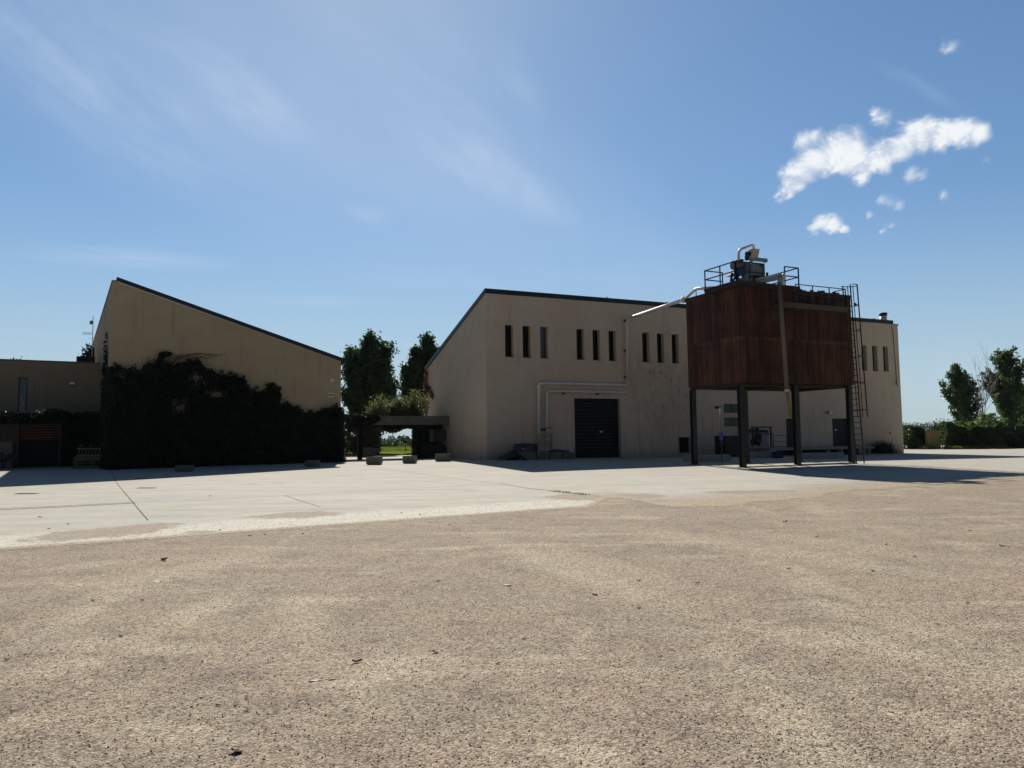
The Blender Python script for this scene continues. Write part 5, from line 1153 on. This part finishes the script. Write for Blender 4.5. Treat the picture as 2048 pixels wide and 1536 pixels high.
# dark weed clump at the right-hand corner of the warehouse
a, _ = Rtz(1766, 905, -.5); c = RP(a, 0, -.6); c.z = g(c.x, c.y); th = thing('weed_clump', 'dark clump of tall weeds at the foot of the warehouse right of the ladder', 'weeds', c); mb = MB()
for k in range(650):
    p = c + UR * rnd.gauss(0, .5) + VR * rnd.uniform(-.35, .35); hh = rnd.uniform(.5, 1.25); al = rnd.uniform(0, 6.28); d_ = V((math.cos(al), math.sin(al), 0)) * .025; l = V((rnd.gauss(0, .22), rnd.gauss(0, .22), 1)) * hh; mb.face([p - d_, p + d_, p + l])
mb.build('blade', m_bushd, th, recalc=False); v_, f_ = leaves([tuple(c + UR * rnd.gauss(0, .45) + VR * rnd.uniform(-.3, .3) + V((0, 0, rnd.uniform(0, .8)))) for _ in range(700)], .15); MB().raw(v_, f_).build('foliage', m_bushd, th, recalc=False)
# weeds in the yard joint
mb = MB(); 
for k in range(150):
    s_ = rnd.random(); p = gp(1105, 983).lerp(gp(1175, 991), s_); p = gz(p + V((rnd.gauss(0, .1), rnd.gauss(0, .05), 0)), .012); hh = rnd.uniform(.015, .06); al = rnd.uniform(0, 6.28); d_ = V((math.cos(al), math.sin(al), 0)) * .012; mb.face([p - d_, p + d_, p + V((rnd.gauss(0, .5) * hh, rnd.gauss(0, .5) * hh, hh))])
tag(mb.build('joint_weeds', m_grassb, None, recalc=False), 'low green weeds growing in the yard joint', 'weeds', kind='stuff')

# far hills
def ridge(name, Y, x0, x1, h0, seed, depth=900):
    r_ = random.Random(seed); ph = [r_.uniform(0, 6.28) for _ in range(6)]; mb = MB(); n_ = 90; m_ = 8
    for i in range(n_ + 1):
        x = x0 + (x1 - x0) * i / n_
        hh = h0 * (1 + .25 * math.sin(x / Y * 7 + ph[0]) + .15 * math.sin(x / Y * 17 + ph[1]) + .07 * math.sin(x / Y * 41 + ph[2]) + .04 * math.sin(x / Y * 97 + ph[3]))
        for j in range(m_ + 1): s_ = j / m_; mb.v.append((x, Y + depth * s_, -1 + hh * math.sin(math.pi * .5 * s_)))
    for i in range(n_):
        for j in range(m_): k = i * (m_ + 1) + j; mb.f.append([k, k + m_ + 1, k + m_ + 2, k + 1]); mb.sm.append(True)
    tag(mb.build(name, m_hill, None, recalc=False), kind='structure')
m_hill = grassmat('hill_woods', (.018, .03, .024), (.04, .05, .034))
ridge('hills', 6500, -9000, 9000, 15, 3); ridge('near_hills', 900, 200, 1300, 13, 5, 300)
hedge('valley_trees', 'far-off line of trees in the hazy valley beyond the lawn', 'trees', (-120, 430, .2), (-10, 450, .2), 2.6, 10, 5000, m_bushd, .9, seed=51, top=.9, kind='stuff')
hedge('ridge_trees', 'far-off wood on the low ridge at the right', 'trees', (420, 905, 7.5), (640, 960, 7.5), 5, 30, 5000, m_bushd, 1.6, seed=52, top=.8, kind='stuff')

# the air of the wide valley
hz = MB(); hz.par(V((-9500, -75, -2)), V((19000, 0, 0)), V((0, 8600, 0)), V((0, 0, 62)))
hm = bpy.data.materials.new('haze_air'); hm.use_nodes = True; hn = hm.node_tree; hn.nodes.clear(); ho = hn.nodes.new('ShaderNodeOutputMaterial'); hv = hn.nodes.new('ShaderNodeVolumePrincipled'); hv.inputs['Color'].default_value = (.62, .8, 1, 1); hv.inputs['Density'].default_value = 6e-5; hv.inputs['Anisotropy'].default_value = 0; hn.links.new(hv.outputs[0], ho.inputs['Volume'])
tag(hz.build('haze', hm), 'thin bluish haze filling the wide valley air', 'haze', kind='stuff')
# ------------------------------------------------------------------ light, sky, camera
EL, AZ = R(39), R(-10.5)                              # sun elevation; azimuth measured from +Y towards +X
sd = V((math.sin(AZ) * math.cos(EL), math.cos(AZ) * math.cos(EL), math.sin(EL)))
sun = bpy.data.lights.new('sun', 'SUN'); sun.energy = 5.0; sun.angle = R(.53); sun.color = (1, .945, .86)
so = bpy.data.objects.new('sun', sun); COL.objects.link(so); so.rotation_euler = (-sd).to_track_quat('-Z', 'Y').to_euler(); so.location = sd * 60
w = bpy.data.worlds.new('World'); scn.world = w; w.use_nodes = True; n = w.node_tree; n.nodes.clear(); t = NT(n)
out = t.add('ShaderNodeOutputWorld'); bg = t.add('ShaderNodeBackground'); t.link(bg.outputs[0], out.inputs[0])
sky = t.add('ShaderNodeTexSky', sky_type='NISHITA'); sky.sun_disc = False; sky.sun_elevation = EL; sky.sun_rotation = AZ
sky.altitude = 150; sky.air_density = 1.0; sky.dust_density = .3; sky.ozone_density = 2.0
SKY_S = .056; bg.inputs[1].default_value = SKY_S
tc = t.add('ShaderNodeTexCoord'); D = t.vmath('NORMALIZE', tc.outputs['Generated']).outputs[0]
col = t.vmath('MULTIPLY', sky.outputs[0], (.85, 1.04, 1.15)).outputs[0]
lum = t.vmath('DOT_PRODUCT', col, (.25, .55, .2)).outputs['Value']
col = t.mul(col, t.math('DIVIDE', 1.24, t.math('ADD', 1.0, t.math('POWER', t.math('DIVIDE', lum, 14.0), 1.7))))
sep = t.add('ShaderNodeSeparateXYZ'); t.link(D, sep.inputs[0])
col = t.mix(t.math('MULTIPLY', t.ramp(sep.outputs[2], .30, .0), .62), col, (7.0, 8.6, 10.0))
# sky away from the sun, dimmed further to cut fill light in the shade
col = t.mul(col, t.math('ADD', .34, t.math('MULTIPLY', t.ramp(sep.outputs[1], -.2, .5), .66)))
# cirrus: a few fibrous wisps fixed in the sky, combed obliquely
def dirpx(x, y): return ray(x, y).normalized()
def dot(v): o = t.vmath('DOT_PRODUCT', D, tuple(v)); return o.outputs['Value']
def tangent(C):
    r_ = C.cross(V((0, 0, 1))).normalized(); u_ = r_.cross(C).normalized(); dc = t.math('MAXIMUM', dot(C), .05); o = t.add('ShaderNodeCombineXYZ')
    t.link(t.math('DIVIDE', dot(r_), dc), o.inputs[0]); t.link(t.math('DIVIDE', dot(u_), dc), o.inputs[1]); return o.outputs[0], r_, u_
CC = dirpx(700, 260); cq, cqr, cqu = tangent(CC)
def comb(ang, sc, seed, stretch=5.5):
    m1 = t.add('ShaderNodeMapping'); t.link(cq, m1.inputs[0]); m1.inputs['Rotation'].default_value = (0, 0, R(ang)); m2 = t.add('ShaderNodeMapping'); t.link(m1.outputs[0], m2.inputs[0]); m2.inputs['Scale'].default_value = (1, stretch, 1); m2.inputs['Location'].default_value = (seed, seed * 1.7, 0)
    return t.noise(m2.outputs[0], sc, 8, .62, .55)
fib = t.math('MULTIPLY', t.ramp(comb(31, 4.2, 3, 3.2), .30, .80), t.ramp(comb(26, 2.2, 7, 1.8), .22, .62))
fib0 = t.math('MULTIPLY', t.ramp(comb(3, 3.0, 5, 9), .38, .72), 1.0)
fib2 = t.ramp(comb(27, 1.3, 11, 1.7), .22, .74)
cir = None
for (x, y, rx, ry, an, st, lay) in ((150, 120, 420, 150, 30, .55, 1), (480, 185, 190, 62, 35, .85, 1), (985, 345, 260, 62, 27, .85, 1), (800, 70, 330, 130, 38, .5, 1), (1030, 165, 130, 60, 55, .45, 1), (240, 516, 260, 26, 1, .7, 0), (740, 428, 70, 28, 8, .35, 1), (1850, 178, 190, 24, 17, .4, 1), (620, 602, 220, 16, 0, .35, 0), (330, 330, 330, 120, 32, .3, 1), (1000, 560, 500, 40, 0, .25, 0), (560, 170, 1000, 360, 24, .34, 2), (1100, 420, 600, 200, 20, .22, 2), (1950, 760, 420, 120, 0, .35, 2)):
    d_ = dirpx(x, y); k = d_.dot(CC); p = (d_.dot(cqr) / k, d_.dot(cqu) / k, 0)
    m1 = t.add('ShaderNodeMapping', vector_type='TEXTURE'); t.link(cq, m1.inputs[0]); m1.inputs['Location'].default_value = p; m1.inputs['Rotation'].default_value = (0, 0, R(-an)); m1.inputs['Scale'].default_value = (rx / FPX, ry / FPX, 1)
    v_ = t.math('MULTIPLY', t.math('MULTIPLY', t.ramp(t.vmath('LENGTH', m1.outputs[0]).outputs['Value'], 1.0, .1), st), (fib0, fib, fib2)[lay])
    cir = v_ if cir is None else t.math('ADD', cir, v_, clamp=True)
cir = t.math('MULTIPLY', cir, t.ramp(dot(CC), .3, .5))
col = t.mix(t.math('MULTIPLY', cir, .85), col, (7.3, 9.0, 11.4))
# cumulus: blobs about fixed directions, broken up by noise
C0 = dirpx(1750, 330); CRt = C0.cross(V((0, 0, 1))).normalized(); CUp = CRt.cross(C0).normalized()
dc = t.math('MAXIMUM', dot(C0), .05); ca = t.math('DIVIDE', dot(CRt), dc); cb = t.math('DIVIDE', dot(CUp), dc)
front = t.ramp(dot(C0), .5, .6)
cxy = t.add('ShaderNodeCombineXYZ'); t.link(ca, cxy.inputs[0]); t.link(cb, cxy.inputs[1])
nz = t.add('ShaderNodeTexNoise'); t.link(cxy.outputs[0], nz.inputs['Vector']); nz.inputs['Scale'].default_value = 21; nz.inputs['Detail'].default_value = 7; nz.inputs['Roughness'].default_value = .62; nz.inputs['Distortion'].default_value = .5
wv = t.vmath('SCALE', t.vmath('SUBTRACT', nz.outputs['Color'], (.5, .5, .5)).outputs[0]); wv.inputs['Scale'].default_value = .042
warped = t.vmath('ADD', cxy.outputs[0], wv.outputs[0]).outputs[0]
blobs = [(1585, 372, 22, 1), (1602, 345, 28, 1), (1640, 318, 36, 1), (1692, 300, 40, 1), (1728, 322, 32, 1), (1765, 312, 32, 1), (1575, 385, 16, .9), (1700, 325, 30, 1), (1745, 318, 30, 1), (1790, 298, 32, 1), (1832, 272, 36, 1), (1880, 270, 32, 1), (1922, 262, 30, 1), (1950, 265, 24, 1), (1725, 352, 18, .75),
         (1640, 442, 22, .9), (1662, 444, 22, .9), (1685, 453, 14, .8), (1762, 240, 22, .62), (1752, 224, 14, .62), (1612, 278, 20, .6), (1634, 272, 16, .55), (1735, 430, 15, .5), (1758, 452, 13, .52), (1778, 451, 12, .5), (1820, 346, 19, .48), (1842, 347, 18, .44), (1888, 388, 15, .42), (1966, 318, 14, .42), (1904, 84, 17, .44), (1778, 408, 18, .42), (1800, 410, 16, .42), (1885, 243, 14, .6)]
acc = None
for (x, y, r_, a) in blobs:
    d_ = dirpx(x, y); k = d_.dot(C0); p = (d_.dot(CRt) / k, d_.dot(CUp) / k, 0)
    dist = t.vmath('DISTANCE', t.vmath('MULTIPLY', warped, (1, 1.12, 0)).outputs[0], (p[0], p[1] * 1.12, 0)).outputs['Value']
    v_ = t.math('MULTIPLY', t.math('SUBTRACT', 1.0, t.math('DIVIDE', dist, r_ / FPX * 1.36)), a); acc = v_ if acc is None else t.math('SMOOTH_MAX', acc, v_, .28)
dens = t.math('ADD', acc, t.math('MULTIPLY', t.math('SUBTRACT', nz.outputs[0], .5), .85))
alpha = t.math('MULTIPLY', t.ramp(dens, .16, .68), front)
off_ = t.vmath('ADD', cxy.outputs[0], (-.006, .010, 0)).outputs[0]; nz2 = t.noise(off_, 21, 7, .62, .5)
sh = t.ramp(t.math('ADD', t.math('ADD', .22, t.math('MULTIPLY', t.math('SUBTRACT', nz.outputs[0], nz2), 3.2)), t.math('MULTIPLY', dens, .55)), .15, .85)
cc = t.mix(sh, (8.2, 9.2, 10.9), (12.6, 13.0, 13.2))
col = t.mix(t.math('MULTIPLY', alpha, .95), col, cc)
t.link(col, bg.inputs[0])

cam = bpy.data.cameras.new('camera'); co = bpy.data.objects.new('camera', cam); COL.objects.link(co); scn.camera = co
cam.sensor_fit = 'HORIZONTAL'; cam.sensor_width = 36; cam.lens = FPX / 2048 * 36; cam.clip_end = 30000; cam.clip_start = .1
from mathutils import Matrix
mw = Matrix.Identity(4)
for i in range(3): mw[i][0] = CR[i]; mw[i][1] = CU[i]; mw[i][2] = -_f[i]; mw[i][3] = EYE[i]
co.matrix_world = mw
scn.view_settings.view_transform = 'Standard'; scn.view_settings.look = 'None'; scn.view_settings.exposure = .4; scn.view_settings.gamma = 1
scn.cycles.use_denoising = True
scn.cycles.max_bounces = 6; scn.cycles.diffuse_bounces = 3; scn.cycles.transparent_max_bounces = 8
